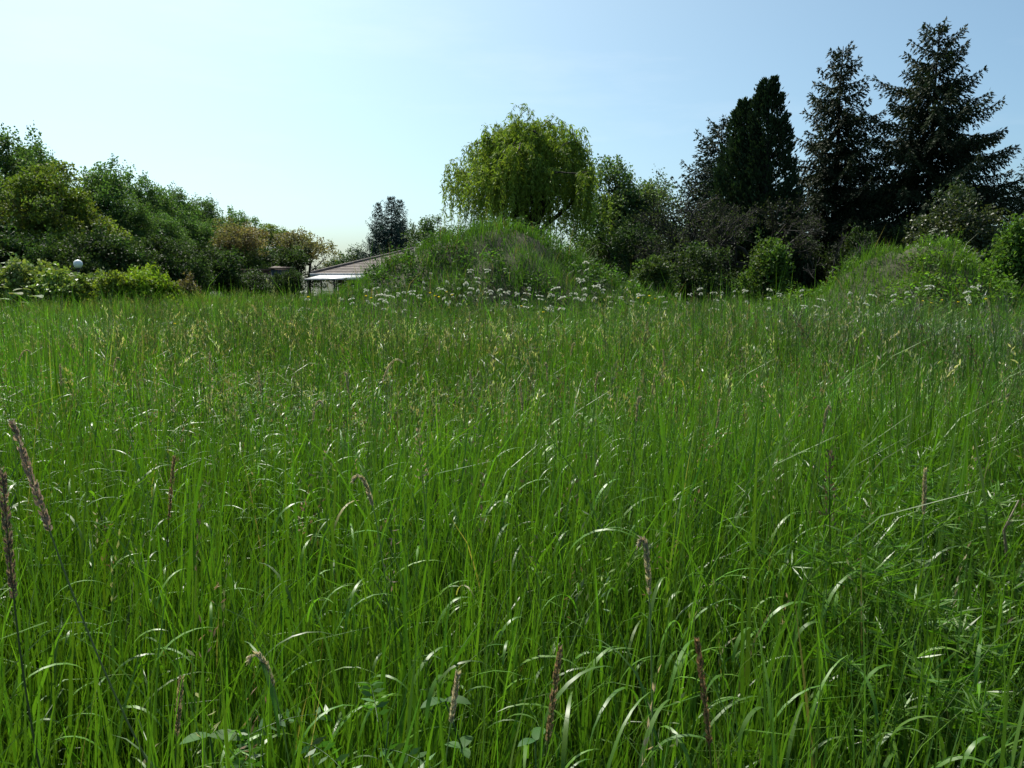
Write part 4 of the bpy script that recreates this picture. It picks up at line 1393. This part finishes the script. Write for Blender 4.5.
# feathery herbs along the right edge and vetch at the bottom
def feathery(seed, n, label):
    r = np.random.default_rng(seed)
    g = Geo()
    for i in range(n):
        y = 1.75 + 2.0 * r.random()
        x = y * (0.53 + 0.14 * r.random()) + r.normal(0, 0.06) + (0.5 * r.random() if r.random() < 0.3 else 0)
        h = 0.5 + 0.4 * r.random()
        az = math.pi + r.normal(0, 0.7)
        t = np.linspace(0, 1, 14)[:, None]
        d = np.array([math.cos(az), math.sin(az), 0])
        P = np.array([x, y, 0]) + np.array([0, 0, h]) * np.sin(t * 1.35) + d * 0.4 * h * t ** 2
        tube(g, P, np.linspace(0.0025, 0.001, 14), 3, (0.06, 0.12, 0.02), cap=False)
        for k in range(4, 14):
            m = 9
            a = r.random(m) * 6.283
            dd = np.stack([np.cos(a), np.sin(a), 0.35 + r.normal(0, 0.2, m)], -1) + d * 0.4
            lt = vary(r, (0.085, 0.18, 0.02), m, 0.2)
            add_leaves(g, np.repeat(P[k][None], m, 0), dd, 0.06 + 0.05 * (1 - t[k, 0]), 0.0055, lt, r, 0.1)
    tag(g.build('feathery_herbs', 'grass'), label, 'herbs', kind='stuff')


feathery(401, 190, 'feathery bright green horsetail like herbs around the dry stalk')


def vetch(px, py, D, label, seed, n_fr=7):
    r = np.random.default_rng(seed)
    q = at(px, py, D)
    root = thing('vetch_plant', (q[0], D, 0), label, 'plant')
    st = Geo()
    tube(st, curve_pts((0, 0, -0.02), (0.02, 0, q[2]), r, 8, 0.03), np.linspace(0.003, 0.0015, 8), 5, (0.06, 0.13, 0.03))
    st.build('stem', 'grass', root)
    for f in range(n_fr):
        g = Geo()
        z = q[2] * (0.55 + 0.45 * f / (n_fr - 1))
        a = f * 2.4 + r.normal(0, 0.2)
        d = np.array([math.cos(a), math.sin(a), 0.35])
        t = np.linspace(0, 1, 9)[:, None]
        P = np.array([0, 0, z]) + d * 0.15 * t + np.array([0, 0, -0.05]) * t ** 2
        tube(g, P, np.linspace(0.0012, 0.0006, 9), 3, (0.06, 0.13, 0.03), cap=False)
        side = np.array([-math.sin(a), math.cos(a), 0.1])
        for s in (-1, 1):
            add_leaves(g, P[1:], np.repeat((side * s + d * 0.3)[None], 8, 0) + r.normal(0, 0.1, (8, 3)), 0.03, 0.011, vary(r, (0.07, 0.16, 0.035), 8, 0.12), r, 0.1)
        g.build('frond', 'grass', root)


vetch(378, 722, 1.45, 'vetch plant with ladder like paired leaflets under the grass', 411)
vetch(250, 735, 1.45, 'leafy vetch plant below the low pale arched seed head', 412, 9)
vetch(300, 742, 1.4, 'smaller vetch plant beside the leafy one', 413, 6)


def broad_weed(px, py, D, label, seed, n=9, size=0.1, tint=(0.06, 0.14, 0.03)):
    r = np.random.default_rng(seed)
    q = at(px, py, D)
    root = thing('broadleaf_weed', (q[0], D, 0), label, 'plant')
    st = Geo()
    P = curve_pts((0, 0, -0.02), (0.01, 0, q[2]), r, 8, 0.03)
    tube(st, P, np.linspace(0.004, 0.002, 8), 6, (0.07, 0.14, 0.03))
    st.build('stem', 'grass', root)
    for k in range(n):
        g = Geo()
        a = k * 2.4
        b = P[min(7, 3 + k * 5 // n)]
        d = np.array([math.cos(a), math.sin(a), 0.3])
        side = np.array([-math.sin(a), math.cos(a), 0])
        m = 6
        t = np.linspace(0, 1, m)
        s = size * (0.7 + 0.5 * r.random())
        C = b + d * s * t[:, None] + np.array([0, 0, -0.35 * s]) * (t ** 2)[:, None]
        w = s * 0.27 * np.sin(np.clip(t * 0.93 + 0.07, 0, 1) * np.pi) ** 0.8
        v = np.concatenate([C - side * w[:, None] + np.array([0, 0, 0.12]) * w[:, None], C, C + side * w[:, None] + np.array([0, 0, 0.12]) * w[:, None]])
        qd = [(i, i + 1, m + i + 1, m + i) for i in range(m - 1)] + [(m + i, m + i + 1, 2 * m + i + 1, 2 * m + i) for i in range(m - 1)]
        g.add(v, qd, None, vary(r, tint, 1, 0.12)[0])
        g.build('leaf', 'leaf', root)
    return root


broad_weed(205, 735, 1.5, 'broad leaved herb with overlapping leaves low in the grass', 421, 14, 0.06)
broad_weed(440, 700, 1.55, 'rounded leaf herb under the short pale seed spike', 422, 14, 0.05)
broad_weed(530, 740, 1.45, 'small leaf herb in the shade between tall blades', 423, 13, 0.05)
for i, (px, py, lab) in enumerate(((8, 288, 'large pale flat leaved plant before the pale hedge end'), (30, 290, 'pale flat leaved plant next to the largest one by the hedge'))):
    broad_weed(px, py, 23.0, lab, 431 + i, 8, 0.55, (0.16, 0.21, 0.1))
